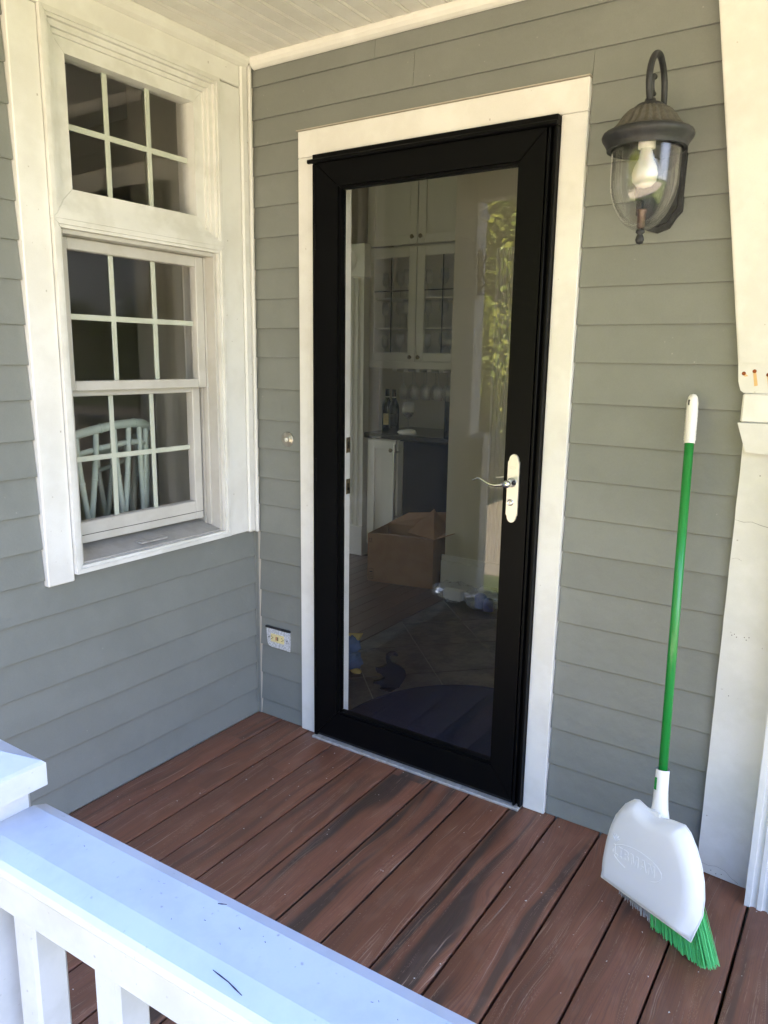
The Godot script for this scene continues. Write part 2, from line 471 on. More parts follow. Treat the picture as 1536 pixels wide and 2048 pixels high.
func build_deck():
	var t := thing("porch_deck", "reddish brown composite deck boards with dark streaks", "", V(1, 0, 1), "", "structure")
	var x := 0.012
	var k := 0
	var strips := [6, 1, 0, 1, 4, 2, 3, 0, 5, 7, 1, 6, 0, 4, 6, 5, 1, 2, 4, 7, 3, 0]
	while k < 22:
		var g := 0.138 + 0.1445 * k
		var gap := 0.0026 + 0.0009 * rng.randf()
		obj("plank", plank(x, g - gap, 0.004 + rng.randf() * 0.003, 1.94, strips[k], rng.randf(), k % 3 == 1), M.deck, t)
		x = g + gap; k += 1
	for z in [0.25, 0.65, 1.05, 1.45, 1.85]: bx("joist", V(0, -0.2, z - 0.02), V(3.2, -0.027, z + 0.02), M.joist, t)
	bx("underlay", V(-0.1, -0.5, -0.1), V(3.3, -0.21, 1.93), M.joist, t)
	bx("rim_board", V(-0.05, -0.4, 1.945), V(3.3, -0.002, 1.965), M.white, t, 0.003)
	# flakes of paint and grit lying on the boards
	var s := S()
	for i in 170:
		var p := V(rng.randf_range(0.05, 2.2), 0.0015, rng.randf_range(0.03, 1.5))
		var r := rng.randf_range(0.0008, 0.0026)
		var a := rng.randf() * TAU
		var b := p + V(cos(a), 0, sin(a)) * r * 1.6
		var c2 := p + V(cos(a + 2.2), 0.3, sin(a + 2.2)) * r
		var d := p + V(cos(a + 4.0), 0.15, sin(a + 4.0)) * r
		tri(s, b, c2, d, Vector3.UP); tri(s, b, c2, p - V(0, 0.0012, 0), V(0, -1, 0)); tri(s, c2, d, p - V(0, 0.0012, 0), V(0, -1, 0)); tri(s, d, b, p - V(0, 0.0012, 0), V(0, -1, 0))
	var o := obj("paint_flakes", s, M.white); tag(o, "tiny white paint flakes scattered on the deck boards", "debris", "", "stuff")
	# front steps down from the deck
	t = thing("porch_steps", "wooden steps leading down from the deck between the posts", "steps", V(0.7, G, 2.3))
	for i in 2:
		bx("tread", V(0.12, -0.2 - i * 0.18, 1.97 + i * 0.28), V(1.24, -0.165 - i * 0.18, 2.26 + i * 0.28), M.joist, t, 0.004)
		bx("riser", V(0.12, G, 1.98 + i * 0.28), V(1.24, -0.2 - i * 0.18, 2.0 + i * 0.28), M.white, t)

# ---- ceiling
func build_ceiling():
	var t := thing("porch_ceiling", "cream white beadboard porch ceiling", "", V(1, 2.44, 1), "", "structure")
	var x := -0.018
	var y := 2.438
	var n := 0
	while x < 3.0:
		# plank with a bead along its right edge, drawn in x/y and run along z
		var w := 0.0655
		var pr := PackedVector2Array([Vector2(0.0, 0.012), Vector2(0.0, 0.0025), Vector2(0.0015, 0.0), Vector2(w - 0.0140, 0.0), Vector2(w - 0.0125, 0.005), Vector2(w - 0.0105, 0.005),
			Vector2(w - 0.0088, 0.0006), Vector2(w - 0.0062, -0.0014), Vector2(w - 0.0036, 0.0006), Vector2(w - 0.0022, 0.005), Vector2(w - 0.0006, 0.005), Vector2(w - 0.0006, 0.012)])
		var s := S()
		prism(s, pr, V(x, y, 0), V(1, 0, 0), Vector3.UP, V(0, 0, 1), 0.0, 1.82)
		obj("beadboard_plank", s, M.white, t)
		x += w; n += 1
	bx("ceiling_backing", V(-0.1, y + 0.0125, -0.1), V(3.2, y + 0.03, 1.84), M.white, t)
	# quarter round along the door wall and along the window wall
	var pr2 := PackedVector2Array([Vector2(0, 0), Vector2(0.026, 0), Vector2(0.027, -0.006), Vector2(0.024, -0.016), Vector2(0.017, -0.026), Vector2(0.008, -0.032), Vector2(0, -0.034)])
	var s2 := S()
	prism(s2, pr2, V(0, y - 0.0005, 0.013), V(0, 0, 1), Vector3.UP, V(1, 0, 0), 0.047, 3.0)
	obj("crown_molding", s2, M.white, t)
	s2 = S()
	prism(s2, pr2, V(0.026, y - 0.0005, 0), V(1, 0, 0), Vector3.UP, V(0, 0, 1), 0.04, 1.82)
	obj("crown_molding", s2, M.white, t)

# ---- walls
# a bevel clapboard: bottom butt thick, tucked under the one above. axis 0 runs along x (faces +z), axis 1 runs along z (faces +x)
func clapboard(axis: int, a0: float, a1: float, yb: float, yt: float) -> SurfaceTool:
	var s := S()
	var j := rng.randf_range(-0.0006, 0.0006)
	var pr := PackedVector2Array([Vector2(0.0, 0.0), Vector2(0.0125 + j, 0.0), Vector2(0.0133 + j, 0.0012), Vector2(0.0132 + j, 0.004), Vector2(0.0035, yt - yb + 0.012), Vector2(0.0, yt - yb + 0.012)])
	if axis == 0: prism(s, pr, V(0, yb, 0.0), V(0, 0, 1), Vector3.UP, V(1, 0, 0), a0, a1)
	else: prism(s, pr, V(0.0, yb, 0), V(1, 0, 0), Vector3.UP, V(0, 0, 1), a0, a1)
	return s

func rows_back() -> Array:
	return [-0.047, 0.065, 0.179, 0.301, 0.416, 0.528, 0.653, 0.765, 0.874, 0.98, 1.092, 1.2, 1.315, 1.43, 1.534, 1.637, 1.742, 1.85, 1.955, 2.06, 2.158, 2.245, 2.35, 2.46]

func build_door_wall():
	var t := thing("door_wall", "grey clapboard wall around the black glass storm door", "wall", V(1, 0, 0))
	var rr := rows_back()
	for i in rr.size() - 1:
		var yb: float = maxf(rr[i], 0.001); var yt: float = minf(rr[i + 1], 2.45)
		var left := 0.029 + rng.randf() * 0.001
		var m: Material = M.siding[rng.randi() % 4]
		obj("clapboard", clapboard(0, 2.052, 3.6, yb, yt), m, t)
		if yt > 2.176 and yb < 2.176:
			# notched round the head casing
			obj("clapboard", clapboard(0, left, 0.248, yb, yt), m, t)
			obj("clapboard", clapboard(0, 1.259, 1.80, yb, yt), m, t)
			obj("clapboard", clapboard(0, 0.2485, 1.2585, 2.181, yt), m, t)
		elif yb > 2.17:
			var xj := rng.randf_range(0.45, 0.7)
			obj("clapboard", clapboard(0, left, xj, yb, yt), m, t); obj("clapboard", clapboard(0, xj + 0.0012, 1.80, yb, yt), m, t)
		else:
			obj("clapboard", clapboard(0, left, 0.248, yb, yt), m, t)
			obj("clapboard", clapboard(0, 1.259, 1.80, yb, yt), M.siding[rng.randi() % 4], t)
	# sheathing, split round the door opening
	bx("sheathing", V(-0.16, -0.3, -0.16), V(0.255, 2.95, -0.001), M.in_white, t)
	bx("sheathing", V(1.13, -0.3, -0.16), V(4.0, 2.95, -0.001), M.in_white, t)
	bx("sheathing", V(0.255, 2.06, -0.16), V(1.13, 2.95, -0.001), M.in_white, t)
	bx("sheathing", V(0.255, -0.3, -0.16), V(1.13, -0.03, -0.001), M.in_white, t)
	bx("corner_board", V(0.0135, 0.001, 0.0005), V(0.0285, 2.40, 0.0165), M.siding[1], t, 0.001)
	bx("caulk_bead", V(0.0286, 0.002, 0.002), V(0.0315, 2.40, 0.0145), M.caulk, t)
	bx("flashing", V(0.247, 2.1765, 0.0), V(1.258, 2.1795, 0.03), M.caulk, t)

func build_window_wall():
	var t := thing("window_wall", "grey clapboard wall holding the white double window", "wall", V(0, 0, 1))
	var low := [-0.005, 0.105, 0.218, 0.334, 0.443, 0.553, 0.665, 0.774]
	for i in 7:
		var zj := 1.85 if i != 5 else 1.45
		var ms: Material = M.siding[rng.randi() % 4]
		obj("clapboard", clapboard(1, 0.018, zj, maxf(low[i], 0.001), low[i + 1]), ms, t)
		if zj < 1.84: obj("clapboard", clapboard(1, zj + 0.0010, 1.85, maxf(low[i], 0.001), low[i + 1]), ms, t)
	var rr := [0.774, 0.87, 0.975, 1.085, 1.19, 1.303, 1.4, 1.509, 1.628, 1.731, 1.831, 1.934, 2.07, 2.17, 2.28, 2.39, 2.45]
	for i in rr.size() - 1:
		obj("clapboard", clapboard(1, 0.909, 1.85, rr[i], minf(rr[i + 1], 2.45)), M.siding[rng.randi() % 4], t)
	bx("sheathing", V(-0.16, -0.3, 0.0), V(-0.001, 0.80, 1.85), M.in_white, t)
	bx("sheathing", V(-0.16, 2.31, 0.0), V(-0.001, 2.95, 1.85), M.in_white, t)
	bx("sheathing", V(-0.16, 0.80, 0.0), V(-0.001, 2.31, 0.185), M.in_white, t)
	bx("sheathing", V(-0.16, 0.80, 0.80), V(-0.001, 2.31, 1.85), M.in_white, t)
	bx("corner_board", V(0.0005, 0.001, 0.0005), V(0.013, 0.765, 0.0175), M.siding[3], t, 0.001)
	# wing front wall, out of the picture
	t = thing("wing_wall", "grey clapboard wall of the house wing beside the steps", "wall", V(-2, 0, 1.9))
	for i in 11: bx("clapboard", V(-4.2, -0.56 + i * 0.286, 1.852), V(-0.137, -0.277 + i * 0.286, 1.98), M.siding[i % 4], t, 0.003)

func fluted(s: SurfaceTool, x0: float, x1: float, z0: float, z1: float, y0: float, y1: float, n: int):
	# board facing +z with n grooves
	var pr := PackedVector2Array([Vector2(x0, z0), Vector2(x0, z1)])
	var w := (x1 - x0) / (n + 0.6)
	for i in n:
		var c := x0 + w * (i + 0.8)
		for k in 5:
			var a := PI * k / 4.0
			pr.append(Vector2(c - 0.3 * w * cos(a), z1 - 0.26 * w * sin(a)))
	pr.append(Vector2(x1, z1)); pr.append(Vector2(x1, z0))
	prism(s, pr, V(0, y0, 0), V(1, 0, 0), V(0, 0, 1), Vector3.UP, 0.0, y1 - y0)

func build_right_trim():
	var t := thing("corner_pilaster", "weathered white flat board rising from the deck beside the broom", "pilaster", V(1.78, 0, 0.02))
	var s := S()
	# slightly wavy edge, as painted and repainted wood has
	var pr := PackedVector2Array()
	for i in 31: pr.append(Vector2(1.724 + 0.0004 * sin(i * 1.7) + (0.0006 if i % 7 == 3 else 0.0), 0.006 + 1.275 * i / 30.0))
	pr.append(Vector2(1.90, 1.281)); pr.append(Vector2(1.90, -0.002)); pr.append(Vector2(1.84, 0.0))
	prism(s, pr, Vector3.ZERO, V(1, 0, 0), Vector3.UP, V(0, 0, 1), 0.0145, 0.03)
	obj("board", s, M.oldwhite, t)
	s = S(); tube(s, [V(1.7255, 1.035, 0.0301), V(1.745, 1.031, 0.0301), V(1.765, 1.034, 0.0301), V(1.79, 1.027, 0.0301), V(1.83, 1.021, 0.0301)], [0.0005, 0.0009, 0.0007, 0.001, 0.0006], 5, 0.5); obj("paint_crack", s, M.crack, t)
	s = S(); tube(s, [V(1.732, 0.034, 0.0301), V(1.755, 0.030, 0.0301), V(1.775, 0.036, 0.0301), V(1.80, 0.030, 0.0301), V(1.815, 0.016, 0.0301), V(1.835, 0.006, 0.0301)], 0.0006, 5, 0.5); obj("paint_crack", s, M.crack, t)
	s = S(); tube(s, [V(1.728, 0.93, 0.0301), V(1.74, 0.934, 0.0301), V(1.752, 0.928, 0.0301)], 0.0004, 5, 0.5); obj("paint_crack", s, M.crack, t)
	for q in [[1.748, 0.722], [1.754, 0.726], [1.760, 0.719], [1.779, 0.722], [1.784, 0.716], [1.790, 0.724], [1.772, 1.155], [1.757, 0.55], [1.79, 0.016], [1.776, 0.012], [1.762, 0.018]]:
		s = S(); lathe(s, [Vector2(0.0, 0.0005), Vector2(0.0012, 0.0003), Vector2(0.0014, 0.0)], V(q[0], q[1], 0.03), 7, 0, 0.0, V(0, 0, 1), V(1, 0, 0)); obj("paint_chip", s, M.crack, t)
	t = thing("fluted_trim", "white fluted trim board standing on the deck at the porch corner", "trim", V(1.9, 0, 0.07))
	s = S(); fluted(s, 1.862, 1.99, 0.0305, 0.105, 0.0, 1.28, 4); obj("fluted_board", s, M.oldwhite, t)
	t = thing("tapered_bracket", "white tapered porch bracket with rust stained nails above the flat board", "bracket", V(1.8, 1.4, 0.05))
	s = S()
	pr = PackedVector2Array([Vector2(1.548, 2.405), Vector2(1.694, 1.43), Vector2(1.698, 1.39), Vector2(1.705, 1.368), Vector2(1.713, 1.362), Vector2(2.05, 1.352), Vector2(2.05, 2.405)])
	prism(s, pr, Vector3.ZERO, V(1, 0, 0), Vector3.UP, V(0, 0, 1), 0.0142, 0.034)
	obj("panel", s, M.oldwhite, t)
	s = S()
	pr = PackedVector2Array([Vector2(1.551, 2.405), Vector2(1.697, 1.437), Vector2(2.05, 1.425), Vector2(2.05, 2.405)])
	prism(s, pr, Vector3.ZERO, V(1, 0, 0), Vector3.UP, V(0, 0, 1), 0.0342, 0.038)
	obj("cover_sheet", s, M.oldwhite, t)
	s = S()
	box(s, V(1.7135, 1.2885, 0.0142), V(2.05, 1.3605, 0.046), 0.004); obj("wrap", s, M.white, t)
	s = S()
	pr = PackedVector2Array([Vector2(1.710, 1.288), Vector2(1.735, 1.215), Vector2(2.05, 1.203), Vector2(2.05, 1.288)])
	prism(s, pr, Vector3.ZERO, V(1, 0, 0), Vector3.UP, V(0, 0, 1), 0.0306, 0.058)
	obj("corbel_block", s, M.oldwhite, t)
	for n in [[1.733, 1.416, 0.035], [1.765, 1.408, 0.03], [1.709, 1.41, 0.006]]:
		s = S(); lathe(s, [Vector2(0.0, 0.002), Vector2(0.0042, 0.001), Vector2(0.005, 0.0)], V(n[0], n[1], 0.0342), 10, 0, 0.0, V(0, 0, 1), V(1, 0, 0))
		obj("rusty_nail", s, M.rust, t)
		s = S()
		var w := 0.0035
		pr = PackedVector2Array([Vector2(n[0] - w, n[1]), Vector2(n[0] + w, n[1]), Vector2(n[0] + 0.011, n[1] - n[2]), Vector2(n[0] + 0.003, n[1] - n[2] - 0.002)])
		prism(s, pr, Vector3.ZERO, V(1, 0, 0), Vector3.UP, V(0, 0, 1), 0.0341, 0.0346)
		obj("rust_streak", s, M.rustpale, t)

# ---- window
func wbox(called, y0, y1, z0, z1, x0, x1, m, p, bev = 0.002) -> MeshInstance3D:
	return bx(called, V(x0, y0, z0), V(x1, y1, z1), m, p, bev)

# four mitred members of a frame on the window wall (faces +x); outer rectangle, member widths l r b t
func mitred(called: String, y0: float, y1: float, z0: float, z1: float, w: float, x0: float, x1: float, m: Material, p: Node3D):
	var e := 0.0005
	var A := [Vector2(z0, y0), Vector2(z1, y0), Vector2(z1, y1), Vector2(z0, y1)]
	var B := [Vector2(z0 + w, y0 + w), Vector2(z1 - w, y0 + w), Vector2(z1 - w, y1 - w), Vector2(z0 + w, y1 - w)]
	for i in 4:
		var j := (i + 1) % 4
		var dir: Vector2 = (A[j] - A[i]).normalized() * e
		var s := S()
		prism(s, PackedVector2Array([A[i] + dir, A[j] - dir, B[j] - dir, B[i] + dir]), Vector3.ZERO, V(0, 0, 1), Vector3.UP, V(1, 0, 0), x0, x1)
		obj(called, s, m, p)

func build_window():
	var t := thing("double_window", "white double hung window under a six pane transom", "window", V(0, 0.77, 0.5))
	# flat casings on the wall
	wbox("casing_board", 0.755, 2.336, 0.819, 0.907, 0.0, 0.026, M.white, t, 0.003)
	wbox("casing_board", 0.772, 2.336, 0.066, 0.168, 0.0, 0.026, M.white, t, 0.003)
	wbox("frieze_board", 2.3385, 2.44, 0.066, 0.908, 0.0, 0.0275, M.white, t, 0.003)
	# corner moulding, stepped
	wbox("corner_molding", 0.768, 2.42, 0.0315, 0.0655, 0.0, 0.034, M.oldwhite, t, 0.006)
	wbox("corner_molding", 0.766, 2.42, 0.018, 0.031, 0.0, 0.041, M.oldwhite, t, 0.004)
	# vinyl frame with brick mould: transom above, double hung below
	for f in [[1.803, 2.337, 0.169, 0.818], [0.776, 1.8025, 0.168, 0.8175]]:
		mitred("frame_molding", f[0], f[1], f[2], f[3], 0.014, 0.0, 0.038, M.vinyl, t)
		mitred("frame_molding", f[0] + 0.0142, f[1] - 0.0142, f[2] + 0.0142, f[3] - 0.0142, 0.009, -0.02, 0.0335, M.vinyl, t)
	# transom: deep sloping frame, fixed sash
	mitred("transom_frame", 1.8265, 2.3135, 0.1925, 0.7945, 0.016, -0.03, 0.022, M.vinyl, t)
	mitred("transom_frame", 1.8428, 2.2972, 0.2088, 0.7782, 0.012, -0.035, 0.012, M.vinyl, t)
	var sash := thing_part("transom_sash", t)
	mitred("sash_rail", 1.855, 2.285, 0.221, 0.766, 0.038, -0.055, 0.004, M.vinyl, sash)
	sash_glass(sash, 1.893, 2.247, 0.259, 0.728, -0.030, 3, 2)
	# double hung jambs, head, sloping sill
	wbox("jamb", 0.80, 1.779, 0.1925, 0.205, -0.13, 0.02, M.vinyl_grey, t, 0.001)
	wbox("jamb", 0.80, 1.779, 0.7805, 0.7935, -0.13, 0.02, M.vinyl_grey, t, 0.001)
	wbox("jamb_stop", 0.82, 1.766, 0.2053, 0.213, -0.035, -0.02, M.vinyl_grey, t, 0.001)
	wbox("jamb_stop", 0.82, 1.32, 0.2053, 0.2095, -0.062, -0.050, M.vinyl_grey, t, 0.001)
	wbox("head_jamb", 1.7665, 1.779, 0.2053, 0.7802, -0.13, 0.02, M.vinyl_grey, t, 0.001)
	var s := S()
	prism(s, PackedVector2Array([Vector2(-0.13, 0.80), Vector2(0.02, 0.80), Vector2(0.02, 0.806), Vector2(-0.13, 0.838)]), Vector3.ZERO, V(1, 0, 0), Vector3.UP, V(0, 0, 1), 0.2053, 0.7802)
	obj("sill", s, M.sill, t)
	# sashes: the upper one outside, the lower one behind it
	sash = thing_part("upper_sash", t)
	sash_frame(sash, 1.322, 1.765, 0.2165, 0.779, 0.036, 0.030, 0.034, -0.050, -0.018)
	sash_glass(sash, 1.3525, 1.7305, 0.2535, 0.742, -0.036, 3, 2)
	sash = thing_part("lower_sash", t)
	sash_frame(sash, 0.842, 1.334, 0.2165, 0.779, 0.036, 0.068, 0.030, -0.088, -0.054)
	sash_glass(sash, 0.910, 1.304, 0.2535, 0.742, -0.073, 3, 2)
	wbox("meeting_rail_lip", 1.3225, 1.334, 0.218, 0.777, -0.0535, -0.0505, M.vinyl_grey, t, 0.001)
	wbox("rail_groove", 0.868, 0.8695, 0.2175, 0.778, -0.0545, -0.0532, M.slot, t, 0.0)
	wbox("sash_lift", 0.8135, 0.8195, 0.44, 0.55, -0.03, 0.005, M.alum, t, 0.001)
	wbox("sash_lock", 1.334, 1.342, 0.49, 0.53, -0.05, -0.03, M.vinyl_grey, t, 0.002)

func thing_part(called: String, parent: Node3D) -> Node3D:
	var o := Node3D.new(); o.name = called; parent.add_child(o, true); o.position = -parent.position
	return o

func sash_frame(p, y0, y1, z0, z1, ws, wb, wt, x0, x1):
	wbox("stile", y0, y1, z0, z0 + ws, x0, x1, M.vinyl_grey, p, 0.0025)
	wbox("stile", y0, y1, z1 - ws, z1, x0, x1, M.vinyl_grey, p, 0.0025)
	wbox("rail", y0, y0 + wb, z0 + ws + 0.0003, z1 - ws - 0.0003, x0, x1 - 0.0005, M.vinyl_grey, p, 0.0025)
	wbox("rail", y1 - wt, y1, z0 + ws + 0.0003, z1 - ws - 0.0003, x0, x1 - 0.0005, M.vinyl_grey, p, 0.0025)

func sash_glass(p, y0, y1, z0, z1, x, nz, ny):
	wbox("pane", y0 - 0.004, y1 + 0.004, z0 - 0.004, z1 + 0.004, x, x + 0.003, M.pane, p, 0.0)
	wbox("pane", y0 - 0.004, y1 + 0.004, z0 - 0.004, z1 + 0.004, x - 0.014, x - 0.011, M.pane, p, 0.0)
	# flat white grids between the two panes
	for i in range(1, nz):
		var c: float = lerpf(z0, z1, i / float(nz))
		wbox("muntin", y0 - 0.003, y1 + 0.003, c - 0.0085, c + 0.0085, x - 0.0078, x - 0.0022, M.vinyl_in, p, 0.0012)
	for i in range(1, ny):
		var c: float = lerpf(y0, y1, i / float(ny))
		wbox("muntin", c - 0.0085, c + 0.0085, z0 - 0.003, z1 + 0.003, x - 0.0075, x - 0.0025, M.vinyl_in, p, 0.0012)

# ---- storm door
func build_door():
	var c := thing("door_casing", "flat white casing around the black storm door", "casing", V(0.75, 0, 0))
	bx("casing_board", V(0.251, 0.001, 0.0), V(0.3285, 2.0905, 0.0245), M.white, c, 0.002)
	bx("casing_board", V(1.1835, 0.001, 0.0), V(1.2565, 2.0905, 0.0245), M.white, c, 0.002)
	bx("head_casing", V(0.251, 2.0915, 0.0), V(1.2565, 2.1755, 0.0248), M.white, c, 0.002)
	var t := thing("storm_door", "black framed full glass storm door with satin nickel lever", "door", V(0.75, 0, 0.03))
	# outer Z-bar frame with its ridges
	bx("frame_jamb", V(0.3295, 0.004, -0.01), V(0.345, 2.060, 0.046), M.black, t, 0.002)
	bx("frame_jamb", V(1.1735, 0.004, -0.01), V(1.1825, 2.060, 0.046), M.black, t, 0.002)
	bx("frame_ridge", V(1.1655, 0.006, 0.0), V(1.1725, 2.058, 0.034), M.black, t, 0.0015)
	bx("frame_ridge", V(1.1575, 0.006, 0.0), V(1.1645, 2.058, 0.050), M.black, t, 0.002)
	bx("frame_ridge", V(1.1535, 0.01, 0.0), V(1.1565, 2.056, 0.041), M.black_rubber, t, 0.0008)
	bx("frame_head", V(0.3295, 2.0605, -0.01), V(1.1825, 2.090, 0.046), M.black, t, 0.002)
	bx("drip_cap", V(0.316, 2.0605, 0.0465), V(1.184, 2.073, 0.060), M.black, t, 0.003)
	# leaf: four mitred members
	var x0 := 0.3465; var x1 := 1.1525; var y0 := 0.026; var y1 := 2.0585
	var gx0 := 0.4455; var gx1 := 1.0685; var gy0 := 0.134; var gy1 := 1.974
	var A := [Vector2(x0, y0), Vector2(x1, y0), Vector2(x1, y1), Vector2(x0, y1)]
	var B := [Vector2(gx0 - 0.008, gy0 - 0.008), Vector2(gx1 + 0.008, gy0 - 0.008), Vector2(gx1 + 0.008, gy1 + 0.008), Vector2(gx0 - 0.008, gy1 + 0.008)]
	for i in 4:
		var j := (i + 1) % 4
		var e: Vector2 = (A[j] - A[i]).normalized() * 0.0006
		var s := S()
		var P := PackedVector2Array([A[i] + e, A[j] - e, B[j] - e, B[i] + e])
		prism(s, P, Vector3.ZERO, V(1, 0, 0), Vector3.UP, V(0, 0, 1), 0.008, 0.0465)
		# eased outer face
		var ctr := (P[0] + P[1] + P[2] + P[3]) / 4.0
		var Q := PackedVector2Array()
		for p in P: Q.append(p + (ctr - p).normalized() * 0.0022)
		prism(s, Q, Vector3.ZERO, V(1, 0, 0), Vector3.UP, V(0, 0, 1), 0.0463, 0.0482)
		obj("leaf_rail", s, M.black, t)
		# glazing bead
		var Bi := [Vector2(gx0, gy0), Vector2(gx1, gy0), Vector2(gx1, gy1), Vector2(gx0, gy1)]
		s = S()
		prism(s, PackedVector2Array([B[i] + e, B[j] - e, Bi[j] - e, Bi[i] + e]), Vector3.ZERO, V(1, 0, 0), Vector3.UP, V(0, 0, 1), 0.012, 0.0385)
		obj("glazing_bead", s, M.black, t)
	bx("pane", V(gx0 - 0.003, gy0 - 0.003, 0.0285), V(gx1 + 0.003, gy1 + 0.003, 0.0297), M.pane, t)
	bx("sweep", V(0.348, 0.0115, 0.012), V(1.151, 0.0255, 0.040), M.black_rubber, t, 0.001)
	bx("threshold", V(0.3295, 0.0005, -0.16), V(1.1825, 0.0108, 0.060), M.alum, t, 0.003)
	for y in [0.25, 1.04, 1.83]:
		bx("hinge", V(0.341, y - 0.04, 0.0468), V(0.3495, y + 0.04, 0.0515), M.black, t, 0.002)
	# handle: plate with scooped ends, curved lever, key cylinder
	var h := thing_part("handle", t)
	var s2 := S()
	var hx := 1.1063; var pl := PackedVector2Array()
	for i in 13:
		var a := PI * i / 12.0
		pl.append(Vector2(hx + 0.0150 * cos(a), 1.1385 + 0.0195 * sin(a)))
	pl.append(Vector2(hx - 0.0185, 1.134)); pl.append(Vector2(hx - 0.0185, 0.973))
	for i in 13:
		var a := PI + PI * i / 12.0
		pl.append(Vector2(hx + 0.0150 * cos(a), 0.9685 + 0.0195 * sin(a)))
	pl.append(Vector2(hx + 0.0185, 0.973)); pl.append(Vector2(hx + 0.0185, 1.134))
	prism(s2, pl, Vector3.ZERO, V(1, 0, 0), Vector3.UP, V(0, 0, 1), 0.0483, 0.0545)
	var pl2 := PackedVector2Array()
	for p in pl: pl2.append(Vector2(hx + (p.x - hx) * 0.9, 1.0535 + (p.y - 1.0535) * 0.985))
	prism(s2, pl2, Vector3.ZERO, V(1, 0, 0), Vector3.UP, V(0, 0, 1), 0.0544, 0.0562)
	obj("escutcheon", s2, M.nickel, h)
	s2 = S()
	lathe(s2, [Vector2(0.0145, 0.0), Vector2(0.0145, 0.004), Vector2(0.011, 0.0075), Vector2(0.0105, 0.03), Vector2(0.012, 0.036), Vector2(0.0115, 0.044), Vector2(0.007, 0.0475), Vector2(0.0, 0.048)], V(hx - 0.002, 1.0725, 0.0562), 20, 0, 0, V(0, 0, 1), V(1, 0, 0))
	var lp := []; var lr := []
	for i in 22:
		var f := i / 21.0
		lp.append(V(hx - 0.004 - 0.112 * f, 1.0725 - 0.007 * sin(f * PI * 1.25) + 0.012 * smoothstep(0.35, 0.85, f) * (1.0 - 0.9 * smoothstep(0.8, 1.0, f)) - 0.004 * f * f, 0.0562 + 0.036 + 0.002 * sin(f * PI)))
		lr.append(lerpf(0.0095, 0.0028, pow(f, 0.55)))
	tube(s2, lp, lr, 12, 0.8)
	obj("lever", s2, M.chrome, h)
	s2 = S()
	lathe(s2, [Vector2(0.0105, 0.0), Vector2(0.0105, 0.002), Vector2(0.0105, 0.002), Vector2(0.0088, 0.0045), Vector2(0.0078, 0.0045), Vector2(0.0072, 0.002), Vector2(0.0045, 0.0024), Vector2(0.0, 0.0024)], V(hx - 0.004, 1.011, 0.0562), 20, 0, 0, V(0, 0, 1), V(1, 0, 0))
	obj("key_cylinder", s2, M.chrome, h)
	bx("keyway", V(hx - 0.0048, 1.0075, 0.0587), V(hx - 0.0032, 1.0145, 0.0592), M.slot, h)
	# engraved oval on the plate
	s2 = S()
	var ov := []
	for i in 25: ov.append(V(hx - 0.001 + 0.0095 * cos(TAU * i / 24.0), 1.117 + 0.0032 * sin(TAU * i / 24.0), 0.0562))
	tube(s2, ov, 0.00035, 5)
	obj("engraved_oval", s2, M.alum, h)
	# inner lever, behind the glass
	s2 = S()
	lp = []; lr = []
	for i in 12:
		var f := i / 11.0
		lp.append(V(hx - 0.10 * f, 1.0725 + 0.006 * sin(f * PI * 1.5), -0.045)); lr.append(lerpf(0.008, 0.003, f))
	tube(s2, lp, lr, 8)
	tube(s2, [V(hx, 1.0725, 0.008), V(hx, 1.0725, -0.045)], 0.008, 10)
	obj("inside_lever", s2, M.nickel, h)
	# entry door frame behind: worn white jamb with strike plates
	t = thing("entry_door_frame", "worn white inner door jamb with brass strike plates behind the glass", "door frame", V(0.75, 0, -0.08))
	bx("jamb", V(0.33, 0.012, -0.044), V(0.4285, 2.029, -0.012), M.oldwhite, t, 0.003)
	bx("jamb", V(1.075, 0.012, -0.155), V(1.129, 2.029, -0.012), M.oldwhite, t, 0.003)
	bx("head_jamb", V(0.429, 1.995, -0.044), V(1.0745, 2.029, -0.012), M.oldwhite, t, 0.003)
	for y in [0.95, 1.10]:
		bx("strike_plate", V(0.4286, y, -0.042), V(0.4302, y + 0.055, -0.018), M.brass, t, 0.0005)
		bx("strike_hole", V(0.4301, y + 0.015, -0.036), V(0.4306, y + 0.04, -0.024), M.slot, t)

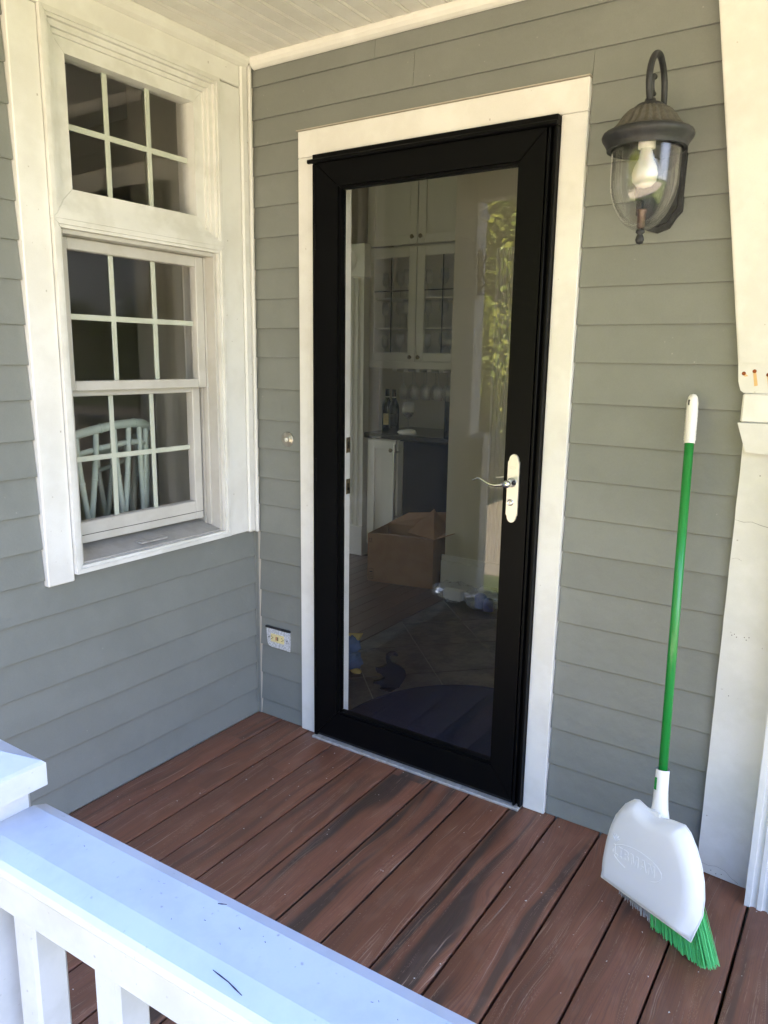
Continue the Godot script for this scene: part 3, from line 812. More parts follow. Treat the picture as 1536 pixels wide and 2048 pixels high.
# ---- rooms
func build_indoors():
	var o: Node3D
	o = thing("interior_ceiling", "plain pale ceiling of the rooms behind the door", "", V(-1, 2.75, -1), "", "structure")
	bx("ceiling_panel", V(-4.2, 2.75, -3.5), V(4.0, 2.9, -0.16), M.in_ceiling, o)
	bx("ceiling_panel", V(-4.2, 2.75, -0.16), V(-0.16, 2.9, 1.852), M.in_wall, o)
	o = thing("interior_floor", "dark slate tiles in the entry and dark wood boards beyond", "", V(0, 0, -1), "", "structure")
	bx("grout_bed", V(-0.1, -0.2, -3.4), V(4.0, -0.004, -0.16), M.grout, o)
	bx("subfloor", V(-4.1, -0.2, -3.4), V(-0.1005, -0.012, 1.85), M.joist, o)
	# diagonal tiles
	var a := 0.335
	for i in range(-8, 9):
		for j in range(-8, 9):
			var ctr := V(0.168, 0, -0.99) + (V(1, 0, -1) * (i + 0.5) + V(1, 0, 1) * (j + 0.5)) * a * 0.70711
			if ctr.x < -0.1 or ctr.x > 1.5 or ctr.z > -0.16 or ctr.z < -2.1: continue
			var s := S()
			var h := a * 0.70711 - 0.004
			var pr := PackedVector2Array([Vector2(ctr.x - h, ctr.z), Vector2(ctr.x, ctr.z - h), Vector2(ctr.x + h, ctr.z), Vector2(ctr.x, ctr.z + h)])
			var cl := Geometry2D.intersect_polygons(pr, PackedVector2Array([Vector2(-0.09, -0.165), Vector2(3, -0.165), Vector2(3, -2.5), Vector2(-0.09, -2.5)]))
			if cl.is_empty(): continue
			prism(s, cl[0], Vector3.ZERO, V(1, 0, 0), V(0, 0, 1), Vector3.UP, -0.02, 0.0)
			obj("tile", s, M.tile[rng.randi() % 3], o)
	var x := -0.185
	while x > -2.6:
		var zj := rng.randf_range(-1.6, -0.6)
		bx("floorboard", V(x, -0.0115, zj + 0.0006), V(x + 0.083, 0.0, 1.85 if x < -0.2 else -0.165), M.wood[rng.randi() % 3], o, 0.0012)
		bx("floorboard", V(x, -0.0115, -2.3), V(x + 0.083, 0.0, zj), M.wood[rng.randi() % 3], o, 0.0012)
		x -= 0.0845
	bx("far_floor", V(-4.0, -0.0115, -3.4), V(x + 0.083, 0.0, 1.85), M.wood[1], o)
	# outer walls: an unseen opening added in the west wall lets daylight in
	o = thing("interior_walls", "pale walls enclosing the rooms behind the porch", "", V(0, 0, -3), "", "structure")
	bx("north_wall", V(-4.2, -0.2, -3.5), V(4.0, 2.75, -3.38), M.in_wall, o)
	bx("east_wall", V(2.4, -0.2, -3.38), V(2.5, 2.75, -0.165), M.in_wall, o)
	bx("cabinet_wall", V(-1.42, 0.0, -3.0), V(2.39, 2.748, -2.9), M.in_wall, o)
	for r in [[-3.38, -2.9, 0, 2.75], [-1.03, 1.85, 0, 2.75], [-2.9, -1.03, 2.5, 2.75]]:
		bx("west_wall", V(-4.2, r[2], r[0]), V(-4.08, r[3], r[1]), M.in_wall, o)
	bx("added_dining_wall", V(-4.07, 0, -1.02), V(-0.75, 2.748, -0.92), M.in_wall, o)  # partition added to keep kitchen daylight out of the window room
	bx("added_dining_wall", V(-0.85, 0, -0.919), V(-0.75, 2.748, -0.161), M.in_wall, o)
	# partition with baseboard and fluted door casing
	o = thing("entry_partition", "cream entry wall with tall white baseboard behind the glass", "wall", V(0.3, 0, -1.95))
	bx("wall_panel", V(-0.21, 0, -2.05), V(0.21, 2.748, -1.942), M.in_wall, o)
	bx("wall_panel", V(0.21, 2.1, -2.05), V(2.39, 2.748, -1.942), M.in_wall, o)
	bx("wall_panel", V(1.02, 0, -2.05), V(2.39, 2.1, -1.942), M.in_wall, o)
	bx("baseboard", V(-0.228, 0, -1.9415), V(0.068, 0.185, -1.922), M.in_white, o, 0.003)
	bx("baseboard_cap", V(-0.228, 0.1855, -1.9415), V(0.068, 0.222, -1.93), M.in_white, o, 0.005)
	bx("baseboard_end", V(-0.228, 0, -2.05), V(-0.2105, 0.185, -1.942), M.in_white, o, 0.003)
	var s := S(); fluted(s, 0.07, 0.195, -1.9415, -1.922, 0.225, 2.05, 4); obj("fluted_casing", s, M.in_white, o)
	bx("plinth_block", V(0.0685, 0, -1.9415), V(0.2, 0.2245, -1.912), M.in_white, o, 0.003)
	s = S(); fluted(s, 1.03, 1.155, -1.9415, -1.922, 0.0, 2.05, 4); obj("fluted_casing", s, M.in_white, o)
	bx("jamb", V(0.2105, 0, -2.05), V(0.235, 2.099, -1.943), M.in_white, o, 0.002)
	for y in [0.35, 1.75]: bx("hinge", V(0.2352, y, -1.98), V(0.2375, y + 0.09, -1.955), M.brass, o, 0.0008)
	bx("jamb", V(0.995, 0, -2.05), V(1.0195, 2.099, -1.943), M.in_white, o, 0.002)

# ---- lantern
func build_lantern():
	var cx := 1.462; var cz := 0.172
	var t := thing("wall_lantern", "dark bronze carriage lantern with clear glass bowl on the clapboards", "lantern", V(cx, 1.9, 0.02))
	var s := S()
	var pl := PackedVector2Array()
	for p in [[-0.03, 1.775], [0.0, 1.765], [0.03, 1.775], [0.045, 1.80], [0.058, 1.815], [0.058, 1.965], [0.045, 1.985], [0.03, 2.005], [0.0, 2.02], [-0.03, 2.005], [-0.045, 1.985], [-0.058, 1.965], [-0.058, 1.815], [-0.045, 1.80]]:
		pl.append(Vector2(cx + p[0], p[1]))
	prism(s, pl, Vector3.ZERO, V(1, 0, 0), Vector3.UP, V(0, 0, 1), 0.004, 0.024)
	var pl2 := PackedVector2Array()
	for p in pl: pl2.append(Vector2(cx + (p.x - cx) * 0.82, 1.89 + (p.y - 1.89) * 0.88))
	prism(s, pl2, Vector3.ZERO, V(1, 0, 0), Vector3.UP, V(0, 0, 1), 0.0238, 0.032)
	obj("backplate", s, M.iron, t)
	# arm: leaves the plate, climbs, hooks over and scrolls down to the roof
	s = S()
	var pts := []
	var ctrl := [V(0, 1.945, 0.03), V(0, 1.975, 0.052), V(0, 2.02, 0.058), V(0, 2.075, 0.055), V(0, 2.118, 0.066), V(0, 2.148, 0.095), V(0, 2.158, 0.128), V(0, 2.145, 0.165), V(0, 2.115, 0.190), V(0, 2.083, 0.196), V(0, 2.055, 0.184), V(0, 2.04, 0.172)]
	for i in ctrl.size() - 1:
		for k in 5:
			var p0: Vector3 = ctrl[maxi(i - 1, 0)]; var p3: Vector3 = ctrl[mini(i + 2, ctrl.size() - 1)]
			pts.append((ctrl[i] as Vector3).cubic_interpolate(ctrl[i + 1], p0, p3, k / 5.0) + V(cx, 0, 0))
	pts.append(V(cx, 2.04, 0.172))
	tube(s, pts, 0.0078, 12)
	pts = []
	for i in 15:
		var a := -1.9 + i * 0.27
		pts.append(V(cx, 2.083 + 0.019 * sin(a), 0.158 + 0.017 * cos(a) - 0.004))
	tube(s, pts, 0.0062, 10)
	obj("arm", s, M.iron, t)
	s = S()
	lathe(s, [Vector2(0.0, 2.052), Vector2(0.012, 2.048), Vector2(0.014, 2.040), Vector2(0.028, 2.036), Vector2(0.036, 2.030), Vector2(0.038, 2.024)], V(cx, 0, cz), 28)
	obj("roof_knob", s, M.iron, t)
	s = S()
	lathe(s, [Vector2(0.036, 2.028), Vector2(0.049, 2.021), Vector2(0.060, 2.009), Vector2(0.068, 1.996), Vector2(0.077, 1.985), Vector2(0.088, 1.977), Vector2(0.099, 1.972)], V(cx, 0, cz), 168, 24, 0.05)
	obj("fluted_roof", s, M.iron_dusty, t)
	s = S()
	lathe(s, [Vector2(0.088, 1.9735), Vector2(0.100, 1.9735), Vector2(0.105, 1.970), Vector2(0.107, 1.964), Vector2(0.105, 1.958), Vector2(0.100, 1.951), Vector2(0.096, 1.945), Vector2(0.0935, 1.938), Vector2(0.093, 1.934), Vector2(0.093, 1.934), Vector2(0.084, 1.934), Vector2(0.084, 1.96)], V(cx, 0, cz), 48)
	obj("rim", s, M.iron, t)
	s = S()
	var gp := [Vector2(0.0815, 1.94)]
	for i in 17:
		var a := PI * 0.5 * i / 16.0
		gp.append(Vector2(0.0805 * cos(a) * (1.0 - 0.04 * sin(a * 2.0)) + 0.0, 1.862 - 0.112 * sin(a)))
	gp[17] = Vector2(0.004, 1.7495)
	lathe(s, gp, V(cx, 0, cz), 48)
	var gi := []
	for q in gp: gi.append(Vector2(maxf(q.x - 0.003, 0.003), q.y + 0.002))
	lathe(s, gi, V(cx, 0, cz), 60, 9, 0.012)
	obj("glass_bowl", s, M.clear, t)
	s = S()
	lathe(s, [Vector2(0.0, 1.752), Vector2(0.010, 1.752), Vector2(0.011, 1.746), Vector2(0.006, 1.742), Vector2(0.0085, 1.737), Vector2(0.0105, 1.729), Vector2(0.008, 1.721), Vector2(0.0, 1.7175)], V(cx, 0, cz), 20)
	obj("finial", s, M.iron, t)
	s = S()
	lathe(s, [Vector2(0.0, 1.96), Vector2(0.02, 1.96), Vector2(0.02, 1.938), Vector2(0.0, 1.938)], V(cx, 0, cz), 20)
	obj("socket", s, M.in_white, t)
	s = S()
	lathe(s, [Vector2(0.012, 1.94), Vector2(0.0145, 1.93), Vector2(0.0175, 1.914), Vector2(0.027, 1.896), Vector2(0.0305, 1.879), Vector2(0.028, 1.863), Vector2(0.018, 1.852), Vector2(0.0, 1.848)], V(cx, 0, cz), 28)
	obj("bulb", s, M.bulb, t)
	s = S()
	tube(s, [V(cx - 0.024, 1.92, cz - 0.045), V(cx - 0.03, 1.86, cz - 0.045), V(cx - 0.024, 1.83, cz - 0.03), V(cx, 1.818, cz), V(cx, 1.752, cz)], 0.0035, 8)
	obj("stem_rod", s, M.iron, t)
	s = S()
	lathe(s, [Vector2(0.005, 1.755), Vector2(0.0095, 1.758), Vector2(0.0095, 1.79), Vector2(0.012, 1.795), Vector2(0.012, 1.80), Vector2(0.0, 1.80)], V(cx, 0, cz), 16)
	obj("stem_sleeve", s, M.reflected_brown, t)

func build_bell_outlet():
	var t := thing("doorbell", "round satin nickel doorbell button on the clapboards", "doorbell", V(0.181, 1.133, 0.012))
	var s := S()
	lathe(s, [Vector2(0.0275, 0.0), Vector2(0.0275, 0.002), Vector2(0.025, 0.004), Vector2(0.018, 0.0045), Vector2(0.016, 0.0065), Vector2(0.011, 0.0085), Vector2(0.0085, 0.008), Vector2(0.008, 0.006)], V(0.181, 1.133, 0.0105), 32, 0, 0, V(0, 0, 1), V(1, 0, 0))
	obj("bell_plate", s, M.bell, t)
	s = S()
	lathe(s, [Vector2(0.0075, 0.006), Vector2(0.0073, 0.0105), Vector2(0.005, 0.012), Vector2(0.0, 0.0125)], V(0.181, 1.133, 0.0105), 20, 0, 0, V(0, 0, 1), V(1, 0, 0))
	obj("button", s, M.in_white, t)
	t = thing("electrical_outlet", "ivory outlet on a chipped grey metal plate near the deck", "outlet", V(0.126, 0.34, 0.012))
	s = S()
	var pr := PackedVector2Array([Vector2(0.066, 0.378), Vector2(0.186, 0.381), Vector2(0.186, 0.30), Vector2(0.155, 0.302), Vector2(0.09, 0.302), Vector2(0.076, 0.307), Vector2(0.070, 0.318)])
	prism(s, pr, Vector3.ZERO, V(1, 0, 0), Vector3.UP, V(0, 0, 1), 0.0105, 0.0175)
	obj("cover_plate", s, M.plate, t)
	bx("hinge_lip", V(0.062, 0.3785, 0.011), V(0.188, 0.3855, 0.0205), M.iron, t, 0.001)
	bx("receptacle", V(0.091, 0.326, 0.0176), V(0.159, 0.359, 0.0212), M.ivory, t, 0.002)
	for x in [0.0985, 0.1515]:
		bx("socket_slot", V(x - 0.0055, 0.3475, 0.0212), V(x + 0.0015, 0.3493, 0.0216), M.slot, t)
		bx("socket_slot", V(x - 0.0055, 0.3365, 0.0212), V(x + 0.0015, 0.3383, 0.0216), M.slot, t)
		bx("ground_slot", V(x + 0.0025, 0.341, 0.0212), V(x + 0.0055, 0.345, 0.0216), M.slot, t)
	bx("reset_button", V(0.1185, 0.335, 0.0212), V(0.1225, 0.350, 0.0226), M.red, t, 0.0006)
	bx("test_button", V(0.1265, 0.335, 0.0212), V(0.1305, 0.350, 0.0226), M.slot, t, 0.0006)
	for x in [0.079, 0.173]:
		s = S(); lathe(s, [Vector2(0.003, 0), Vector2(0.003, 0.001), Vector2(0.0, 0.0014)], V(x, 0.341, 0.0176), 10, 0, 0, V(0, 0, 1), V(1, 0, 0)); obj("screw", s, M.iron, t)

# ---- railing
func post(called: String, label: String, x0: float, z0: float):
	var t := thing(called, label, "post", V(x0 + 0.05, 0, z0 + 0.05))
	bx("sleeve", V(x0, 0.0, z0), V(x0 + 0.1, 0.98, z0 + 0.1), M.pvc, t, 0.004)
	bx("base_trim", V(x0 - 0.012, 0.0, z0 - 0.012), V(x0 + 0.112, 0.03, z0 + 0.112), M.pvc, t, 0.004)
	var s := S()
	var a := x0 - 0.012; var b := x0 + 0.112; var c := z0 - 0.012; var d := z0 + 0.112
	var e := 0.003
	for lv in [[0.974, 0.0, 1.0, 0.0], [1.0, 0.0, 1.003, e], [1.003, e, 1.034, 0.062]]:
		var p := []; var q := []
		for k in [[0, 0], [1, 0], [1, 1], [0, 1]]:
			p.append(V(lerpf(a + lv[1], b - lv[1], k[0]), lv[0], lerpf(c + lv[1], d - lv[1], k[1])))
			q.append(V(lerpf(a + lv[3], b - lv[3], k[0]), lv[2], lerpf(c + lv[3], d - lv[3], k[1])))
		var o: Array = [V(0, 0.1, -1), V(1, 0.1, 0), V(0, 0.1, 1), V(-1, 0.1, 0)]
		for k in 4: quad(s, p[k], p[(k + 1) % 4], q[(k + 1) % 4], q[k], o[k])
	quad(s, V(a, 0.974, c), V(b, 0.974, c), V(b, 0.974, d), V(a, 0.974, d), V(0, -1, 0))
	obj("cap", s, M.pvc, t)

func build_railing():
	post("railing_post", "white vinyl railing post with pyramid cap at the near end of the rail", 1.202, 1.738)
	post("railing_post", "white vinyl railing post with pyramid cap beside the porch column", 0.05, 1.738)
	var t := thing("porch_railing", "white vinyl porch railing with wide top rail and square balusters", "railing", V(1.9, 0, 1.76))
	var s := S()
	var pr := PackedVector2Array([Vector2(1.7135, 0.925), Vector2(1.7135, 0.942), Vector2(1.7145, 0.945), Vector2(1.729, 0.9505), Vector2(1.778, 0.9505), Vector2(1.797, 0.9445), Vector2(1.8015, 0.940), Vector2(1.802, 0.932), Vector2(1.7995, 0.928),
		Vector2(1.789, 0.922), Vector2(1.787, 0.915), Vector2(1.787, 0.872), Vector2(1.784, 0.8685), Vector2(1.732, 0.8685), Vector2(1.729, 0.872), Vector2(1.729, 0.915), Vector2(1.727, 0.922)])
	prism(s, pr, V(0, 0, 0.0085 + 0.039), V(0, 0, 1), Vector3.UP, V(1, 0, -0.03), 1.3025, 3.3)
	obj("top_rail", s, M.pvc, t)
	s = S(); prism(s, PackedVector2Array([Vector2(1.733, 0.08), Vector2(1.783, 0.08), Vector2(1.783, 0.14), Vector2(1.733, 0.14)]), V(0, 0, 0.0475), V(0, 0, 1), Vector3.UP, V(1, 0, -0.03), 1.3025, 3.3); obj("bottom_rail", s, M.pvc, t)
	var x := 1.326
	while x < 3.25:
		var dz := 0.0475 - 0.03 * x
		bx("baluster", V(x, 0.1402, 1.7395 + dz), V(x + 0.037, 0.8683, 1.7765 + dz), M.pvc, t, 0.0035)
		x += 0.130
	# scuff marks on the rail
	s = S()
	tube(s, [V(1.628, 0.9480, 1.7855), V(1.636, 0.9478, 1.7860), V(1.647, 0.9476, 1.7868), V(1.655, 0.9472, 1.7882), V(1.664, 0.9466, 1.7895)], [0.0003, 0.0007, 0.0005, 0.0007, 0.0003], 6, 0.6)
	tube(s, [V(1.5785, 0.9507, 1.7315), V(1.5815, 0.9507, 1.7300), V(1.5855, 0.9502, 1.7275)], [0.0005, 0.0008, 0.0004], 6, 0.6)
	for i in 26:
		var p := V(rng.randf_range(1.40, 1.95), 0.9506, rng.randf_range(1.727, 1.770))
		tube(s, [p, p + V(rng.randf_range(-0.002, 0.002), 0, rng.randf_range(-0.0015, 0.0015))], rng.randf_range(0.00012, 0.00035), 5, 0.6)
	tag(obj("scuff_marks", s, M.scuff, t), "", "", "", "stuff")

# ---- broom and dustpan
func build_broom():
	var O := V(1.672, 0.002, 0.325)
	var T := V(1.597, 1.346, 0.052)
	var ay := (T - O).normalized()
	var u := V(0.873, 0, 0.487)
	var ax := (u - ay * u.dot(ay)).normalized()
	var az := ax.cross(ay)
	var t := thing("broom", "green handled angle broom leaning against the clapboards", "broom")
	var s := S()
	lathe(s, [Vector2(0.0, 0.36), Vector2(0.0118, 0.36), Vector2(0.0118, 1.255), Vector2(0.0, 1.255)], Vector3.ZERO, 24)
	obj("handle", s, M.green, t)
	s = S()
	lathe(s, [Vector2(0.0118, 1.2545), Vector2(0.0138, 1.2545), Vector2(0.0138, 1.2545), Vector2(0.0142, 1.34), Vector2(0.0142, 1.36), Vector2(0.012, 1.374), Vector2(0.007, 1.381), Vector2(0.0, 1.383)], Vector3.ZERO, 24)
	# diamond knurling
	for r in 14:
		for k in 12:
			var a := TAU * (k + 0.5 * (r % 2)) / 12.0
			var y := 1.264 + r * 0.0058
			var d := V(cos(a), 0, sin(a)); var e := V(-sin(a), 0, cos(a))
			var b := d * 0.0138
			var tip := d * 0.0157 + V(0, y, 0)
			var q := [b + e * 0.0031 + V(0, y, 0), b + V(0, y + 0.0034, 0), b - e * 0.0031 + V(0, y, 0), b + V(0, y - 0.0034, 0)]
			for i in 4: tri(s, q[i], q[(i + 1) % 4], tip, d)
	obj("grip", s, M.plastic, t)
	bx("hang_hole", V(-0.0022, 1.352, 0.0128), V(0.0022, 1.366, 0.0146), M.slot, t, 0.0005)
	# white socket: twisted ferrule that flares into the head
	s = S()
	var segs := 24
	var prof := [[0.405, 0.0165, 0.0165], [0.40, 0.0168, 0.0168], [0.36, 0.0175, 0.0172], [0.33, 0.019, 0.0175], [0.305, 0.0215, 0.018], [0.28, 0.03, 0.019], [0.262, 0.055, 0.02], [0.25, 0.085, 0.02], [0.20, 0.098, 0.02]]
	s.set_smooth_group(1)
	for i in prof.size() - 1:
		for k in segs:
			var P := []
			for q in [[i, k], [i, k + 1], [i + 1, k + 1], [i + 1, k]]:
				var f = prof[q[0]]; var a: float = TAU * q[1] / segs
				var w := 1.0 + (0.045 * cos(5.0 * (a + f[0] * 18.0)) if f[0] > 0.29 and f[0] < 0.4 else 0.0)
				P.append(V(cos(a) * f[1] * w, f[0], sin(a) * f[2] * w))
			quad(s, P[0], P[1], P[2], P[3], V(P[0].x, 0.01, P[0].z) + V(P[2].x, 0.01, P[2].z))
	obj("socket", s, M.plastic, t)
	bx("lock_tab", V(-0.0085, 0.352, 0.0165), V(-0.0015, 0.384, 0.0182), M.green, t, 0.003)
	# bristles: angled cut, long on the right; feet on the boards
	for part in 2:
		s = S()
		s.set_smooth_group(1)
		var n := 950 if part == 0 else 420
		for i in n:
			var f := rng.randf()
			var top := V(lerpf(0.0, 0.095, f), 0.21, rng.randf_range(-0.014, 0.014)) if part == 0 else V(lerpf(-0.092, 0.0, f), 0.21, rng.randf_range(-0.014, 0.014))
			var bxx := lerpf(0.01, 0.192, pow(f, 0.9)) if part == 0 else lerpf(-0.108, 0.02, f)
			bxx += rng.randf_range(-0.006, 0.006)
			var bz: float = top.z * 1.0 - 0.004 + rng.randf_range(-0.006, 0.006)
			# meet the deck: world y of a local point is O.y + x*ax.y + y*ay.y + z*az.y
			var by := (0.004 - O.y - bxx * ax.y - bz * az.y) / ay.y + rng.randf_range(0.0, 0.007)
			by += 0.02 * smoothstep(0.15, 0.2, bxx) + (0.010 if part == 1 else 0.0)
			var bot := V(bxx, by, bz)
			var mid := (top + bot) * 0.5 + V(0.004 * (f - 0.3), 0, rng.randf_range(-0.003, 0.003))
			var P := [top, mid, bot]
			for k in 2:
				for e in 3:
					var a0 := TAU * e / 3.0; var a1 := TAU * (e + 1) / 3.0
					var r := 0.00085
					var d0 := V(cos(a0), 0, sin(a0)) * r; var d1 := V(cos(a1), 0, sin(a1)) * r
					quad(s, P[k] + d0, P[k] + d1, P[k + 1] + d1, P[k + 1] + d0, d0 + d1)
		var b := obj("bristles", s, M.bristle_green if part == 0 else M.bristle_grey, t)
		tag(b, "bright green bristles" if part == 0 else "grey bristles", "", "", "stuff")
	t.transform = Transform3D(Basis(ax, ay, az), O)
	# dustpan clipped over the broom head
	var p := thing("dustpan", "white plastic dustpan clipped over the broom head", "dustpan")
	var outline := [Vector2(-0.152, 0.058), Vector2(-0.152, 0.085), Vector2(-0.149, 0.12), Vector2(-0.142, 0.17), Vector2(-0.131, 0.215), Vector2(-0.116, 0.252), Vector2(-0.095, 0.28), Vector2(-0.066, 0.303), Vector2(-0.05, 0.307),
		Vector2(-0.022, 0.298), Vector2(0.0, 0.292), Vector2(0.03, 0.2915), Vector2(0.06, 0.297), Vector2(0.098, 0.300), Vector2(0.115, 0.288), Vector2(0.135, 0.260), Vector2(0.152, 0.225), Vector2(0.163, 0.19), Vector2(0.168, 0.15), Vector2(0.166, 0.11), Vector2(0.158, 0.075), Vector2(0.148, 0.040)]
	var ring := []
	for i in outline.size():
		var a: Vector2 = outline[i]; var b: Vector2 = outline[(i + 1) % outline.size()]
		var m := 10 if i == outline.size() - 1 else 3
		for k in m: ring.append(a.lerp(b, k / float(m)))
	var ctr := Vector2(-0.005, 0.15)
	var lv := [[1.0, 0.020], [0.985, 0.028], [0.955, 0.038], [0.90, 0.048], [0.84, 0.0535], [0.76, 0.0555], [0.5, 0.056], [0.0, 0.056]]
	s = S()
	for side in 2:
		s.set_smooth_group(1 + side)
		for i in lv.size() - 1:
			for k in ring.size():
				var P := []
				for q in [[i, k], [i, k + 1], [i + 1, k + 1], [i + 1, k]]:
					var rp: Vector2 = ring[q[1] % ring.size()]
					var f: Array = lv[q[0]]
					var xy: Vector2 = ctr + (rp - ctr) * f[0]
					var z: float = f[1]
					# the open front edge stays straight: a flat lip bent back a little
					var low := smoothstep(0.115, 0.05, rp.y)
					z = lerpf(z, 0.030 + 0.026 * smoothstep(1.0, 0.80, f[0]), low)
					P.append(V(xy.x, xy.y, z - side * 0.0025))
				if side == 0: quad(s, P[0], P[1], P[2], P[3], V(0, 0, 1))
				else: quad(s, P[0], P[1], P[2], P[3], V(0, 0, -1))
	obj("pan", s, M.plastic, p)
	s = S()
	s.set_smooth_group(1)
	var rim := []
	for q in ring:
		var low2 := smoothstep(0.115, 0.05, q.y)
		rim.append(V(q.x, q.y, lerpf(0.020, 0.030, low2)))
	rim.append(rim[0])
	tube(s, rim, 0.0019, 6)
	obj("rolled_edge", s, M.plastic, p)
	s = S()
	box(s, V(-0.024, 0.27, 0.018), V(0.024, 0.30, 0.026), 0.003)
	obj("clip", s, M.plastic, p)
	# raised lettering with a sprout and an oval
	var tm := TextMesh.new()
	tm.text = "LIBMAN"; tm.font_size = 64; tm.pixel_size = 0.00058; tm.depth = 0.002
	var sf := SystemFont.new(); sf.font_names = PackedStringArray(["Droid Sans"]); sf.font_weight = 700
	tm.font = sf; tm.material = M.plastic
	var tx := MeshInstance3D.new(); tx.name = "raised_lettering"; tx.mesh = tm
	tx.position = V(-0.022, 0.165, 0.0560)
	p.add_child(tx)
	s = S()
	var el := []
	for i in 41:
		var a := -0.9 + TAU * i / 40.0 * 0.82
		el.append(V(-0.012 + 0.082 * cos(a), 0.163 + 0.032 * sin(a), 0.0562))
	tube(s, el, 0.0010, 6)
	for k in 5:
		var a := PI * 0.5 + (k - 2) * 0.42
		tube(s, [V(-0.085, 0.186, 0.0562), V(-0.085 + 0.011 * cos(a), 0.186 + 0.013 * sin(a), 0.0566), V(-0.085 + 0.019 * cos(a), 0.186 + 0.022 * sin(a), 0.0562)], [0.0006, 0.0018, 0.0004], 6)
	obj("raised_emblem", s, M.plastic, p)
	p.transform = Transform3D(Basis(ax, ay, az), O)

# ---- kitchen behind the glass
func panel_door(called, x0, x1, y0, y1, z, m, p, glazed := false) -> MeshInstance3D:
	# frame and recessed panel; faces +z
	var st := 0.062
	var s := S()
	box(s, V(x0, y0, z), V(x0 + st, y1, z + 0.02), 0.002); box(s, V(x1 - st, y0, z), V(x1, y1, z + 0.02), 0.002)
	box(s, V(x0 + st + 0.0002, y0, z), V(x1 - st - 0.0002, y0 + st, z + 0.0197), 0.002); box(s, V(x0 + st + 0.0002, y1 - st, z), V(x1 - st - 0.0002, y1, z + 0.0197), 0.002)
	if not glazed: box(s, V(x0 + st, y0 + st, z + 0.001), V(x1 - st, y1 - st, z + 0.008), 0.0)
	var o := obj(called, s, m, p)
	if glazed: bx("pane", V(x0 + st - 0.003, y0 + st - 0.003, z + 0.006), V(x1 - st + 0.003, y1 - st + 0.003, z + 0.009), M.pane, o)
	return o

func knob(p, x, y, z):
	var s := S()
	lathe(s, [Vector2(0.006, 0.0), Vector2(0.006, 0.012), Vector2(0.014, 0.018), Vector2(0.015, 0.024), Vector2(0.009, 0.030), Vector2(0.0, 0.031)], V(x, y, z), 16, 0, 0, V(0, 0, 1), V(1, 0, 0))
	obj("knob", s, M.brass, p)

func wine_glass(called: String, label: String, group: String, at: Vector3, sc: float, upside := false, bowl := 0.036) -> Node3D:
	var t := thing(called, label, "wine glass", at, group)
	var s := S()
	lathe(s, [Vector2(0.0, 0.0), Vector2(0.033, 0.0), Vector2(0.033, 0.0015), Vector2(0.006, 0.005), Vector2(0.0035, 0.012), Vector2(0.0035, 0.085), Vector2(0.008, 0.094), Vector2(0.026, 0.112), Vector2(bowl, 0.14), Vector2(bowl * 0.97, 0.165), Vector2(bowl * 0.78, 0.205), Vector2(bowl * 0.74, 0.205), Vector2(bowl * 0.93, 0.165), Vector2(bowl * 0.96, 0.14), Vector2(0.024, 0.114), Vector2(0.0, 0.098)], at, 18)
	var o := obj("glass", s, M.glint_glass, t)
	if upside:
		t.rotation.z = PI
	t.scale = Vector3.ONE * sc
	return t

